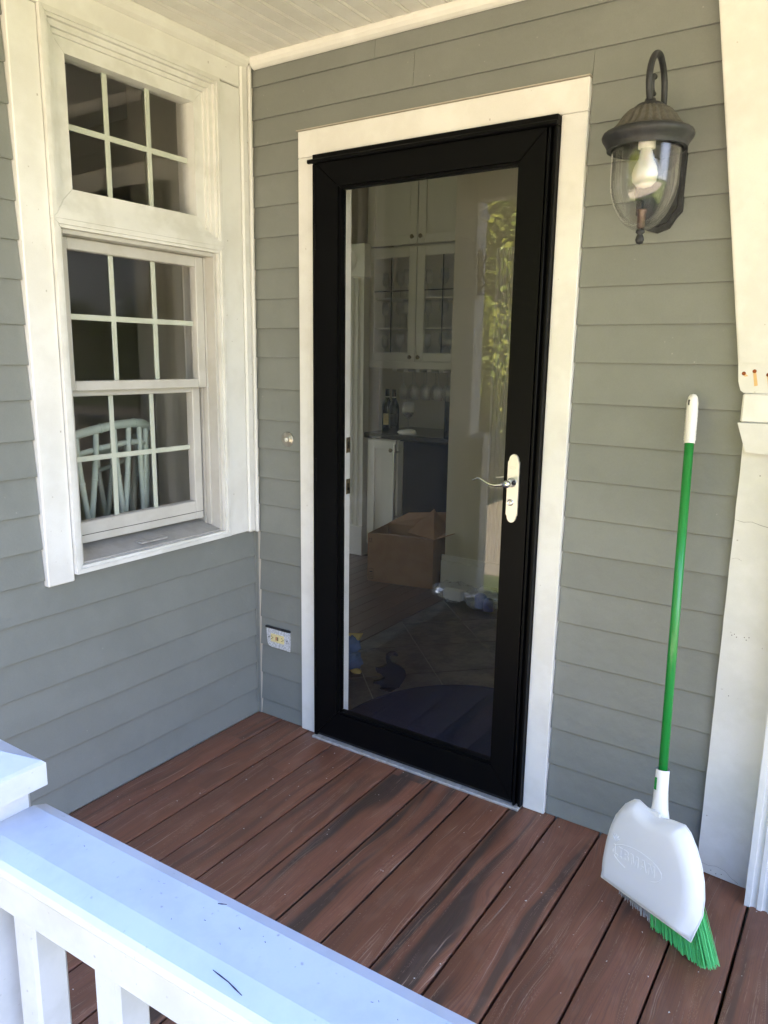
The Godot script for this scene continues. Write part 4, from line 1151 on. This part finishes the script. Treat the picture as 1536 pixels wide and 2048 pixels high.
func build_kitchen():
	var o := thing("base_cabinet", "cream base cabinet with dark stone counter behind the glass", "cabinet", V(-0.8, 0, -2.6))
	bx("carcass", V(-1.07, 0.09, -2.88), V(-0.815, 0.875, -2.321), M.cabinet, o)
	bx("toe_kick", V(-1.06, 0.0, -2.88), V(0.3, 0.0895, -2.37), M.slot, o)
	panel_door("cabinet_door", -1.065, -0.826, 0.1, 0.865, -2.320, M.cabinet, o)
	knob(o, -0.855, 0.80, -2.30)
	bx("countertop", V(-1.09, 0.8755, -2.9), V(0.4, 0.912, -2.285), M.counter, o, 0.006)
	o = thing("wine_fridge", "dark glass wine fridge with steel frame under the counter", "fridge", V(-0.45, 0, -2.6))
	bx("body", V(-0.813, 0.09, -2.88), V(0.25, 0.874, -2.34), M.slot, o)
	bx("frame", V(-0.812, 0.1, -2.339), V(-0.772, 0.865, -2.312), M.steel, o, 0.003)
	bx("glass_door", V(-0.771, 0.1, -2.339), V(0.2, 0.865, -2.316), M.navy_gloss, o, 0.002)
	var s := S()
	tube(s, [V(-0.815, 0.27, -2.27), V(-0.815, 0.845, -2.27)], 0.0085, 12)
	tube(s, [V(-0.815, 0.33, -2.27), V(-0.80, 0.33, -2.315)], 0.006, 8); tube(s, [V(-0.815, 0.79, -2.27), V(-0.80, 0.79, -2.315)], 0.006, 8)
	obj("handle", s, M.steel, o)
	# wall cabinet with glazed doors
	o = thing("wall_cabinet", "cream wall cabinet with glazed doors full of stemware", "cabinet", V(-0.6, 1.36, -2.7))
	bx("side", V(-1.27, 1.36, -2.89), V(-1.252, 2.72, -2.59), M.cabinet, o)
	bx("back", V(-1.252, 1.36, -2.898), V(0.4, 2.72, -2.89), M.cabinet, o)
	for y in [1.362, 1.40, 2.19, 2.70]: bx("shelf", V(-1.251, y, -2.889), V(0.4, y + 0.018, -2.592), M.cabinet, o)
	for y in [1.64, 1.85]: bx("glass_shelf", V(-1.25, y, -2.88), V(0.39, y + 0.012, -2.61), M.cabinet, o)
	for d in [[-1.268, -0.851], [-0.845, -0.43], [-0.424, 0.0]]:
		panel_door("glazed_door", d[0], d[1], 1.412, 2.195, -2.588, M.cabinet, o, true)
		panel_door("upper_door", d[0], d[1], 2.215, 2.70, -2.588, M.cabinet, o)
		var mx: float = (d[0] + d[1]) * 0.5
		bx("muntin", V(mx - 0.004, 1.474, -2.574), V(mx + 0.004, 2.133, -2.571), M.black, o)
		bx("muntin", V(d[0] + 0.062, 1.90, -2.575), V(d[1] - 0.062, 1.907, -2.572), M.black, o)
	bx("bottom_rail", V(-1.27, 1.36, -2.589), V(0.3, 1.41, -2.57), M.cabinet, o, 0.002)
	for k in [[-0.882, 2.262], [-0.813, 2.262], [-0.882, 1.442], [-0.813, 1.442]]: knob(o, k[0], k[1], -2.568)
	# rack strips under the cabinet
	for i in 9: bx("glass_rail", V(-1.06 + i * 0.098, 1.336, -2.86), V(-1.02 + i * 0.098, 1.359, -2.60), M.cabinet, o, 0.004)
	var idx := 0
	for r in 2:
		for i in 7:
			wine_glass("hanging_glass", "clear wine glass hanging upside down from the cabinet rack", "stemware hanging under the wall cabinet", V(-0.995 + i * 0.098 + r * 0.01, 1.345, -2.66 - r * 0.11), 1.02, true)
	for y in [1.652, 1.862, 1.418]:
		for i in 8:
			if (i + int(y * 100)) % 7 == 3: continue
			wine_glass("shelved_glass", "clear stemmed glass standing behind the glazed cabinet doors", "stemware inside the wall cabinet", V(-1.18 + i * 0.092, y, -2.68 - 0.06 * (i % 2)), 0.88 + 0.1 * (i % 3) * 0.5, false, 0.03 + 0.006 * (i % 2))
	# fluted casing with rosette left of the counter
	o = thing("fluted_door_casing", "cream fluted casing with corner rosette left of the counter", "casing", V(-1.2, 0, -2.3))
	s = S(); fluted(s, -1.36, -1.10, -2.36, -2.29, 0.22, 1.98, 5); obj("fluted_board", s, M.in_white, o)
	bx("plinth_block", V(-1.37, 0.0, -2.36), V(-1.095, 0.2195, -2.28), M.in_white, o, 0.003)
	bx("rosette_block", V(-1.37, 1.9805, -2.36), V(-1.095, 2.20, -2.285), M.in_white, o, 0.003)
	s = S(); lathe(s, [Vector2(0.07, 0.0), Vector2(0.068, 0.008), Vector2(0.055, 0.002), Vector2(0.04, 0.008), Vector2(0.025, 0.002), Vector2(0.015, 0.01), Vector2(0.0, 0.012)], V(-1.232, 2.09, -2.285), 28, 0, 0, V(0, 0, 1), V(1, 0, 0)); obj("rosette", s, M.in_white, o)
	panel_door("over_panel", -1.37, -1.275, 2.21, 2.70, -2.36, M.cabinet, o)
	bx("side_panel", V(-1.42, 0, -2.9), V(-1.375, 2.748, -2.37), M.in_wall, o)
	# on the counter
	for b in [[-1.005, -2.46, "wine bottle with cream label standing on the dark counter"], [-0.935, -2.44, "dark wine bottle beside the wine glass on the counter"]]:
		o = thing("wine_bottle", b[2], "bottle", V(b[0], 0.9125, b[1]), "wine bottles on the counter")
		s = S(); lathe(s, [Vector2(0.0, 0.0), Vector2(0.037, 0.001), Vector2(0.038, 0.005), Vector2(0.038, 0.17), Vector2(0.034, 0.195), Vector2(0.018, 0.232), Vector2(0.0145, 0.25), Vector2(0.0145, 0.30), Vector2(0.0, 0.301)], V(b[0], 0.9125, b[1]), 24); obj("bottle", s, M.bottle, o)
		s = S(); lathe(s, [Vector2(0.0152, 0.238), Vector2(0.0152, 0.303), Vector2(0.0, 0.304)], V(b[0], 0.9125, b[1]), 20); obj("foil", s, M.foil, o)
		s = S(); lathe(s, [Vector2(0.0155, 0.245), Vector2(0.0155, 0.252)], V(b[0], 0.9125, b[1]), 20); obj("foil_band", s, M.in_white, o)
		s = S()
		for k in 10:
			var a0 := -0.2 + k * 0.16; var a1 := a0 + 0.16
			var q0 := V(sin(a0), 0, cos(a0)) * 0.0384; var q1 := V(sin(a1), 0, cos(a1)) * 0.0384
			var bb := V(b[0], 0.9125, b[1])
			quad(s, bb + q0 + V(0, 0.05, 0), bb + q1 + V(0, 0.05, 0), bb + q1 + V(0, 0.13, 0), bb + q0 + V(0, 0.13, 0), q0)
		obj("label", s, M.label if b[0] < -0.97 else M.label_dark, o)
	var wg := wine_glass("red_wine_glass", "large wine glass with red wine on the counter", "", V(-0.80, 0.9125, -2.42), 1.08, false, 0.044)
	s = S(); lathe(s, [Vector2(0.0, 0.099), Vector2(0.023, 0.114), Vector2(0.040, 0.136), Vector2(0.0, 0.137)], V(-0.80, 0.9125, -2.42), 20); obj("wine", s, M.wine, wg)
	o = thing("navy_carton", "tall dark navy carton standing against the backsplash", "box", V(-0.66, 0.9125, -2.8))
	bx("carton", V(-0.70, 0.9125, -2.86), V(-0.60, 1.16, -2.76), M.navy_gloss, o, 0.002)
	bx("flap", V(-0.70, 1.1602, -2.86), V(-0.60, 1.163, -2.77), M.navy_gloss, o)
	o = thing("counter_shelf", "dark low shelf unit with pale odds and ends on the counter", "shelf", V(-0.3, 0.9125, -2.8))
	bx("shelf_back", V(-0.58, 0.9125, -2.87), V(0.1, 1.12, -2.86), M.navy_gloss, o)
	bx("shelf_board", V(-0.58, 1.02, -2.859), V(0.1, 1.032, -2.74), M.counter, o)
	for i in 6: bx("packet", V(-0.56 + i * 0.075, 1.0325, -2.84), V(-0.56 + i * 0.075 + 0.05, 1.055 + 0.006 * (i % 3), -2.78), M.in_white if i % 2 == 0 else M.label, o, 0.003)
	o = thing("paper_towel", "crumpled pale cloth lying on the counter beside the wine glass", "cloth", V(-0.76, 0.9125, -2.38))
	s = S(); blob(s, V(-0.77, 0.926, -2.36), V(0.07, 0.022, 0.035), 14, fnl(5, 0.9, 2), 0.5); obj("cloth", s, M.in_white, o)

# ---- things on the entry floor
func build_entry_things():
	var o := thing("cardboard_box", "open brown cardboard box on the floor behind the glass", "box", V(-0.45, 0, -2.0))
	var A := V(-0.70, 0, -1.79); var B := V(-0.256, 0, -1.872)
	var u := (B - A).normalized(); var n := V(u.z, 0, -u.x); if n.z > 0: n = -n
	var D := 0.34; var H := 0.318; var w := (B - A).length(); var th := 0.005
	var P := func(x, y, z): return A + u * x + n * z + V(0, y, 0)
	for f in [[0.0, w, 0.0, th], [0.0, w, D - th, D], [0.0, th, th, D - th], [w - th, w, th, D - th]]:
		var s := S()
		prism(s, PackedVector2Array([Vector2(f[0], f[2]), Vector2(f[1], f[2]), Vector2(f[1], f[3]), Vector2(f[0], f[3])]), A, u, n, Vector3.UP, 0.002, H)
		obj("side", s, M.card, o)
	var s2 := S()
	prism(s2, PackedVector2Array([Vector2(0, 0), Vector2(w, 0), Vector2(w, D), Vector2(0, D)]), A, u, n, Vector3.UP, 0.0, 0.006)
	obj("bottom", s2, M.card_in, o)
	# flaps: front one folded in, left one in, right and back ones standing up
	for f in [[P.call(0.004, H, 0.002), P.call(w - 0.004, H, 0.002), P.call(w * 0.86, H - 0.03, 0.16), P.call(w * 0.1, H - 0.03, 0.16)],
			[P.call(w, H, 0.01), P.call(w, H, D - 0.01), P.call(w - 0.12, H + 0.13, D + 0.0), P.call(w - 0.2, H + 0.02, 0.06)],
			[P.call(0, H, D), P.call(w, H, D), P.call(w + 0.02, H + 0.10, D + 0.12), P.call(0.1, H + 0.06, D + 0.13)],
			[P.call(w, H, 0.02), P.call(w, H, D - 0.02), P.call(w + 0.14, H + 0.06, D - 0.03), P.call(w + 0.13, H + 0.05, 0.05)]]:
		var s := S()
		var nn: Vector3 = (f[1] - f[0]).cross(f[3] - f[0]).normalized() * 0.002
		quad(s, f[0] + nn, f[1] + nn, f[2] + nn, f[3] + nn, nn); quad(s, f[0] - nn, f[1] - nn, f[2] - nn, f[3] - nn, -nn)
		for k in 4: quad(s, f[k] + nn, f[(k + 1) % 4] + nn, f[(k + 1) % 4] - nn, f[k] - nn, (f[k] + f[(k + 1) % 4]) * 0.5 - (f[0] + f[2]) * 0.5)
		obj("flap", s, M.card, o)
	# printed marks on the front: two arrows over a bar, and a small panel of lines
	s2 = S()
	for k in 2:
		var x := 0.014 + k * 0.013
		prism(s2, PackedVector2Array([Vector2(x - 0.001, 0.268), Vector2(x + 0.001, 0.268), Vector2(x + 0.001, 0.284), Vector2(x + 0.004, 0.284), Vector2(x, 0.290), Vector2(x - 0.004, 0.284), Vector2(x - 0.001, 0.284)]), A, u, Vector3.UP, n, -0.0006, 0.0)
	prism(s2, PackedVector2Array([Vector2(0.009, 0.262), Vector2(0.034, 0.262), Vector2(0.034, 0.264), Vector2(0.009, 0.264)]), A, u, Vector3.UP, n, -0.0006, 0.0)
	for k in [[0.010, 0.042, 0.016, 0.018], [0.010, 0.042, 0.084, 0.086], [0.010, 0.012, 0.0181, 0.0839], [0.040, 0.042, 0.0181, 0.0839], [0.016, 0.036, 0.03, 0.0315], [0.016, 0.036, 0.04, 0.0415], [0.016, 0.036, 0.05, 0.0515], [0.016, 0.036, 0.06, 0.067]]:
		prism(s2, PackedVector2Array([Vector2(k[0], k[2]), Vector2(k[1], k[2]), Vector2(k[1], k[3]), Vector2(k[0], k[3])]), A, u, Vector3.UP, n, -0.0006, 0.0)
	tag(obj("printed_marks", s2, M.print, o), "", "", "", "stuff")
	# half round mat
	o = thing("door_mat", "dark navy half round mat just inside the door", "mat", V(0.82, 0, -0.2))
	s2 = S()
	var pr := PackedVector2Array()
	for i in 37:
		var a := PI * i / 36.0
		pr.append(Vector2(0.80 + 0.47 * cos(a), -0.19 - 0.55 * sin(a)))
	prism(s2, pr, Vector3.ZERO, V(1, 0, 0), V(0, 0, 1), Vector3.UP, 0.0005, 0.009)
	obj("pile", s2, M.navy, o)
	s2 = S()
	var ed := []
	for i in 37:
		var a := PI * i / 36.0
		ed.append(V(0.80 + 0.472 * cos(a), 0.006, -0.19 - 0.552 * sin(a)))
	tube(s2, ed, 0.0055, 6)
	obj("bound_edge", s2, M.navy, o)
	# cat shaped iron doorstop standing on the tiles, with a plush toy by the jamb
	o = thing("cat_doorstop", "black cat shaped doorstop with a curled tail on the tiles", "doorstop", V(0.32, 0, -0.48))
	s2 = S()
	var e1 := V(0.74, 0, -0.67); var base := V(0.272, 0.0, -0.437)
	pr = PackedVector2Array()
	for q in [[0.0, 0.028], [0.03, 0.022], [0.045, 0.0], [0.118, 0.0], [0.122, 0.012], [0.135, 0.03], [0.15, 0.06], [0.142, 0.085], [0.118, 0.105], [0.09, 0.118], [0.072, 0.138], [0.074, 0.152], [0.088, 0.158], [0.106, 0.15], [0.112, 0.156], [0.098, 0.168], [0.074, 0.168], [0.058, 0.158], [0.056, 0.138], [0.062, 0.112], [0.046, 0.104], [0.02, 0.098], [0.012, 0.105], [0.012, 0.092], [0.018, 0.078], [0.034, 0.072], [0.046, 0.06], [0.056, 0.052], [0.03, 0.04], [0.004, 0.036]]:
		pr.append(Vector2(q[0], q[1]))
	prism(s2, pr, base, e1, Vector3.UP, V(0.67, 0, 0.74), -0.008, 0.008)
	obj("cat_figure", s2, M.catiron, o)
	bx("foot", V(0.30, 0.0, -0.52), V(0.36, 0.006, -0.45), M.catiron, o, 0.002)
	o = thing("plush_toy", "blue and yellow plush toy behind the white jamb", "toy", V(0.07, 0, -0.55))
	s2 = S(); blob(s2, V(0.075, 0.045, -0.55), V(0.05, 0.045, 0.045), 20, fnl(8, 4.0, 2), 0.35); obj("body", s2, M.plush_blue, o)
	s2 = S(); blob(s2, V(0.055, 0.12, -0.57), V(0.05, 0.042, 0.042), 20, fnl(9, 4.0, 2), 0.35); obj("head", s2, M.plush_blue, o)
	s2 = S(); prism(s2, PackedVector2Array([Vector2(-0.01, 0.0), Vector2(0.07, 0.012), Vector2(0.05, -0.03)]), V(0.04, 0.165, -0.57), V(1, 0, -0.2), Vector3.UP, V(0, 0, 1), -0.008, 0.008); obj("ear", s2, M.plush_yellow, o)
	s2 = S(); blob(s2, V(0.115, 0.012, -0.53), V(0.03, 0.012, 0.02), 12); obj("foot", s2, M.plush_yellow, o)
	# plastic bags
	for b in [[-0.04, -1.75, 0.13, 0.11, "crumpled clear plastic bag beside the baseboard"], [0.19, -1.72, 0.10, 0.12, "clear plastic bag with blue bottles under the casing"]]:
		o = thing("plastic_bag", b[4], "bag", V(b[0], 0, b[1]))
		s2 = S()
		var nz := fnl(int(b[2] * 1000), 1.4, 3)
		blob(s2, V(b[0], b[3] * 0.52, b[1]), V(b[2], b[3] * 0.5, 0.10), 26, nz, 0.5)
		obj("film", s2, M.film, o)
		if b[0] > 0.0:
			s2 = S(); lathe(s2, [Vector2(0, 0.0), Vector2(0.035, 0.002), Vector2(0.036, 0.07), Vector2(0.02, 0.085), Vector2(0, 0.088)], V(0.16, 0.004, -1.72), 18); obj("blue_bottle", s2, M.blue, o)
			s2 = S(); lathe(s2, [Vector2(0, 0.0), Vector2(0.03, 0.002), Vector2(0.03, 0.06), Vector2(0.018, 0.075), Vector2(0, 0.078)], V(0.225, 0.004, -1.69), 18); obj("blue_bottle", s2, M.blue, o)
		else:
			bx("packet", V(-0.10, 0.004, -1.78), V(0.02, 0.07, -1.73), M.in_white, o, 0.006)

# ---- chair in the room behind the window
func bamboo(s: SurfaceTool, pts: Array, r: float):
	var n := pts.size()
	tube(s, pts, r, 8)
	for i in range(1, n - 1):
		if i % 4 == 2:
			var d: Vector3 = (pts[i + 1] - pts[i - 1]).normalized() * 0.004
			tube(s, [pts[i] - d, pts[i], pts[i] + d], [r, r * 1.22, r], 8)

func build_chair():
	var c := V(-0.52, 0.0, 0.43)
	var o := thing("rattan_armchair", "pale green bamboo chair with rounded back behind the window", "chair", c)
	var s: SurfaceTool
	# rounded back: an arc of spindles under a bent top rail
	var top := []; var low := []; var seat := []
	var n := 14
	for i in 25:
		var a := lerpf(-2.2, 1.05, i / 24.0)
		var d := V(cos(a), 0, sin(a))
		var h := 1.09 + 0.10 * cos((i / 24.0 - 0.62) * 3.6)
		top.append(c + d * 0.27 + V(0, h, 0))
		low.append(c + d * 0.262 + V(0, h - 0.07, 0))
		seat.append(c + d * 0.25 + V(0, 0.46, 0))
	s = S(); bamboo(s, top, 0.016); obj("top_rail", s, M.mint, o)
	s = S(); bamboo(s, low, 0.010); obj("lower_rail", s, M.mint, o)
	s = S(); bamboo(s, seat, 0.014); obj("seat_hoop", s, M.mint, o)
	for i in n:
		var f := i / float(n - 1)
		var k := int(round(f * 24))
		var sw := (1.0 if i % 2 == 0 else -1.0) * 0.10
		var pts := []
		for j in 9:
			var g := j / 8.0
			var a := lerpf(-2.2, 1.05, f) + sw * sin(g * PI) * 2.4 * (1.0 - g)
			var r := lerpf(0.25, 0.268, g)
			pts.append(c + V(cos(a) * r, lerpf(0.46, top[k].y - c.y, g), sin(a) * r))
		s = S(); bamboo(s, pts, 0.0105); obj("spindle", s, M.mint, o)
	s = S(); lathe(s, [Vector2(0.0, 0.475), Vector2(0.22, 0.475), Vector2(0.245, 0.465), Vector2(0.245, 0.445), Vector2(0.0, 0.445)], c, 28); obj("seat", s, M.mint, o)
	for a in [0.6, 2.2, 3.8, 5.4]:
		s = S(); bamboo(s, [c + V(cos(a) * 0.2, 0.45, sin(a) * 0.2), c + V(cos(a) * 0.22, 0.22, sin(a) * 0.22), c + V(cos(a) * 0.24, 0.0, sin(a) * 0.24)], 0.016); obj("leg", s, M.mint, o)

# ---- beyond the porch (seen mirrored in the glass)
func leaf_clump(sd: int) -> ArrayMesh:
	var r := RandomNumberGenerator.new(); r.seed = sd
	var s := S()
	for i in 9:
		var p := V(r.randf_range(-1, 1), r.randf_range(-1, 1), r.randf_range(-1, 1)) * 0.16
		var d := V(r.randf_range(-1, 1), r.randf_range(-0.6, 0.6), r.randf_range(-1, 1)).normalized()
		var e := d.cross(V(r.randf_range(-1, 1), r.randf_range(-1, 1), r.randf_range(-1, 1)).normalized()).normalized()
		var l := r.randf_range(0.05, 0.085); var w := l * 0.42
		var nn := d.cross(e)
		var tip := p + d * l; var ml := p + d * l * 0.45 + e * w; var mr := p + d * l * 0.45 - e * w; var b := p - d * l * 0.5
		tri(s, b, ml, tip, nn); tri(s, b, tip, mr, nn)
	s.generate_normals()
	return s.commit()

func tree(called: String, label: String, base: Vector3, h: float, cr: float, n: int, sd: int, group := "trees across the driveway"):
	var r := RandomNumberGenerator.new(); r.seed = sd
	var t := thing(called, label, "tree", base, group)
	var s := S()
	var pts := []; var rad := []
	for i in 9:
		var f := i / 8.0
		pts.append(base + V(sin(f * 3.0 + sd) * 0.18 * f, h * 0.85 * f - 0.1, cos(f * 2.3 + sd) * 0.18 * f)); rad.append(lerpf(h * 0.024, h * 0.005, f))
	tube(s, pts, rad, 10)
	var tips := []
	for i in 16:
		var k := r.randi_range(2 if h < 8.0 else 3, 7)
		var p: Vector3 = pts[k]
		var a := r.randf() * TAU
		var l := cr * r.randf_range(0.55, 1.0)
		var q := p + V(cos(a) * l, r.randf_range(0.1, 0.6) * l, sin(a) * l)
		var m := p.lerp(q, 0.5) + V(0, 0.12 * l, 0)
		tube(s, [p, m, q], [rad[k] * 0.55, rad[k] * 0.35, 0.012], 6)
		tips.append(q); tips.append(m)
	tips.append(pts[8]); tips.append(pts[7])
	obj("trunk", s, M.bark, t)
	for v in 2:
		var mm := MultiMesh.new(); mm.transform_format = MultiMesh.TRANSFORM_3D
		var cl := leaf_clump(sd * 3 + v); cl.surface_set_material(0, M.leaf[(sd + v) % 3])
		mm.mesh = cl; mm.instance_count = n / 2
		for i in n / 2:
			var c: Vector3 = tips[r.randi() % tips.size()]
			var d := V(r.randfn(), r.randfn() * 0.75, r.randfn()) * cr * 0.24
			var b := Basis.from_euler(V(r.randf() * TAU, r.randf() * TAU, r.randf() * TAU)).scaled(Vector3.ONE * r.randf_range(0.8, 1.7))
			mm.set_instance_transform(i, Transform3D(b, c + d - base))
		var mi := MultiMeshInstance3D.new(); mi.name = "crown"; mi.multimesh = mm
		t.add_child(mi, true)
		mi.set_meta("kind", "stuff")

func build_outdoors():
	tree("maple_tree", "broad low leafy tree closest to the driveway edge", V(-3.3, G, 10.0), 6.4, 2.5, 4600, 3)
	tree("maple_tree", "slender tree with a pale sunlit trunk behind the broad tree", V(-6.05, G, 14.5), 11.0, 3.8, 3600, 4)
	tree("maple_tree", "tall dark tree beside the parked car", V(-10.5, G, 11.0), 12.0, 4.4, 3600, 5)
	tree("maple_tree", "rounded tree standing in front of the far hedge", V(-2.6, G, 18.5), 12.0, 4.6, 4200, 6)
	tree("maple_tree", "wide tree beyond the added pale apron", V(3.2, G, 19.5), 12.0, 4.6, 4600, 7)
	tree("maple_tree", "leaning tree beside the wide tree", V(9.0, G, 20.0), 12.0, 4.4, 4000, 8)
	tree("maple_tree", "tall tree at the lawn's far corner", V(-6.4, G, 22.0), 14.0, 5.0, 3600, 9)
	# hedge closing off the lawn
	var o := thing("hedge", "long green hedge along the far side of the lawn", "hedge", V(0, G, 25), "", "")
	var mm := MultiMesh.new(); mm.transform_format = MultiMesh.TRANSFORM_3D
	var cl := leaf_clump(99); cl.surface_set_material(0, M.leaf[2]); mm.mesh = cl; mm.instance_count = 9000
	var r := RandomNumberGenerator.new(); r.seed = 42
	for i in 9000:
		var p := V(r.randf_range(-40, 40), 0, r.randf_range(-0.8, 0.8)); p.y = r.randf_range(0, 4.2 + sin(p.x * 0.7) * 0.6)
		mm.set_instance_transform(i, Transform3D(Basis.from_euler(V(r.randf() * 6, r.randf() * 6, r.randf() * 6)).scaled(Vector3.ONE * r.randf_range(2.0, 3.4)), p))
	var mi := MultiMeshInstance3D.new(); mi.name = "foliage"; mi.multimesh = mm; o.add_child(mi, true); mi.set_meta("kind", "stuff")
	# parked car, dark
	o = thing("parked_car", "dark green estate car parked on the driveway", "car", V(-4.6, G, 7.3))
	var s := S()
	var side := PackedVector2Array([Vector2(-2.2, 0.35), Vector2(2.2, 0.35), Vector2(2.25, 0.62), Vector2(2.15, 0.86), Vector2(1.25, 0.98), Vector2(0.65, 1.45), Vector2(-1.6, 1.5), Vector2(-2.1, 1.02), Vector2(-2.25, 0.9)])
	var b := V(-4.6, G, 7.3)
	prism(s, side, b, V(1, 0, 0), Vector3.UP, V(0, 0, 1), -0.85, 0.85); obj("body", s, M.carpaint, o)
	for z in [-0.852, 0.852]:
		s = S(); prism(s, PackedVector2Array([Vector2(1.1, 0.98), Vector2(0.6, 1.38), Vector2(-1.55, 1.42), Vector2(-1.95, 1.02)]), b, V(1, 0, 0), Vector3.UP, V(0, 0, 1), z - 0.004, z + 0.004); obj("side_window", s, M.carglass, o)
		for x in [-1.4, 1.4]:
			s = S(); lathe(s, [Vector2(0.0, -0.1), Vector2(0.31, -0.1), Vector2(0.33, -0.06), Vector2(0.33, 0.06), Vector2(0.31, 0.1), Vector2(0.0, 0.1)], b + V(x, 0.33, z * 0.92), 24, 0, 0, V(0, 0, 1), V(1, 0, 0))
			var wh := obj("wheel", s, M.tyre, o)
			s = S(); lathe(s, [Vector2(0.0, 0.0), Vector2(0.2, 0.0), Vector2(0.2, 0.01), Vector2(0.0, 0.02)], b + V(x, 0.33, z * 0.92 + signf(z) * 0.1), 20, 0, 0, V(0, 0, signf(z)), V(1, 0, 0)); obj("rim", s, M.steel, wh)
	s = S(); quad(s, b + V(1.22, 1.0, -0.72), b + V(1.22, 1.0, 0.72), b + V(0.70, 1.42, 0.66), b + V(0.70, 1.42, -0.66), V(1, 1, 0)); obj("windscreen", s, M.carglass, o)
	s = S(); box(s, b + V(-1.5, 1.5, -0.62), b + V(0.5, 1.53, -0.58), 0.01); obj("roof_bar", s, M.steel, o)
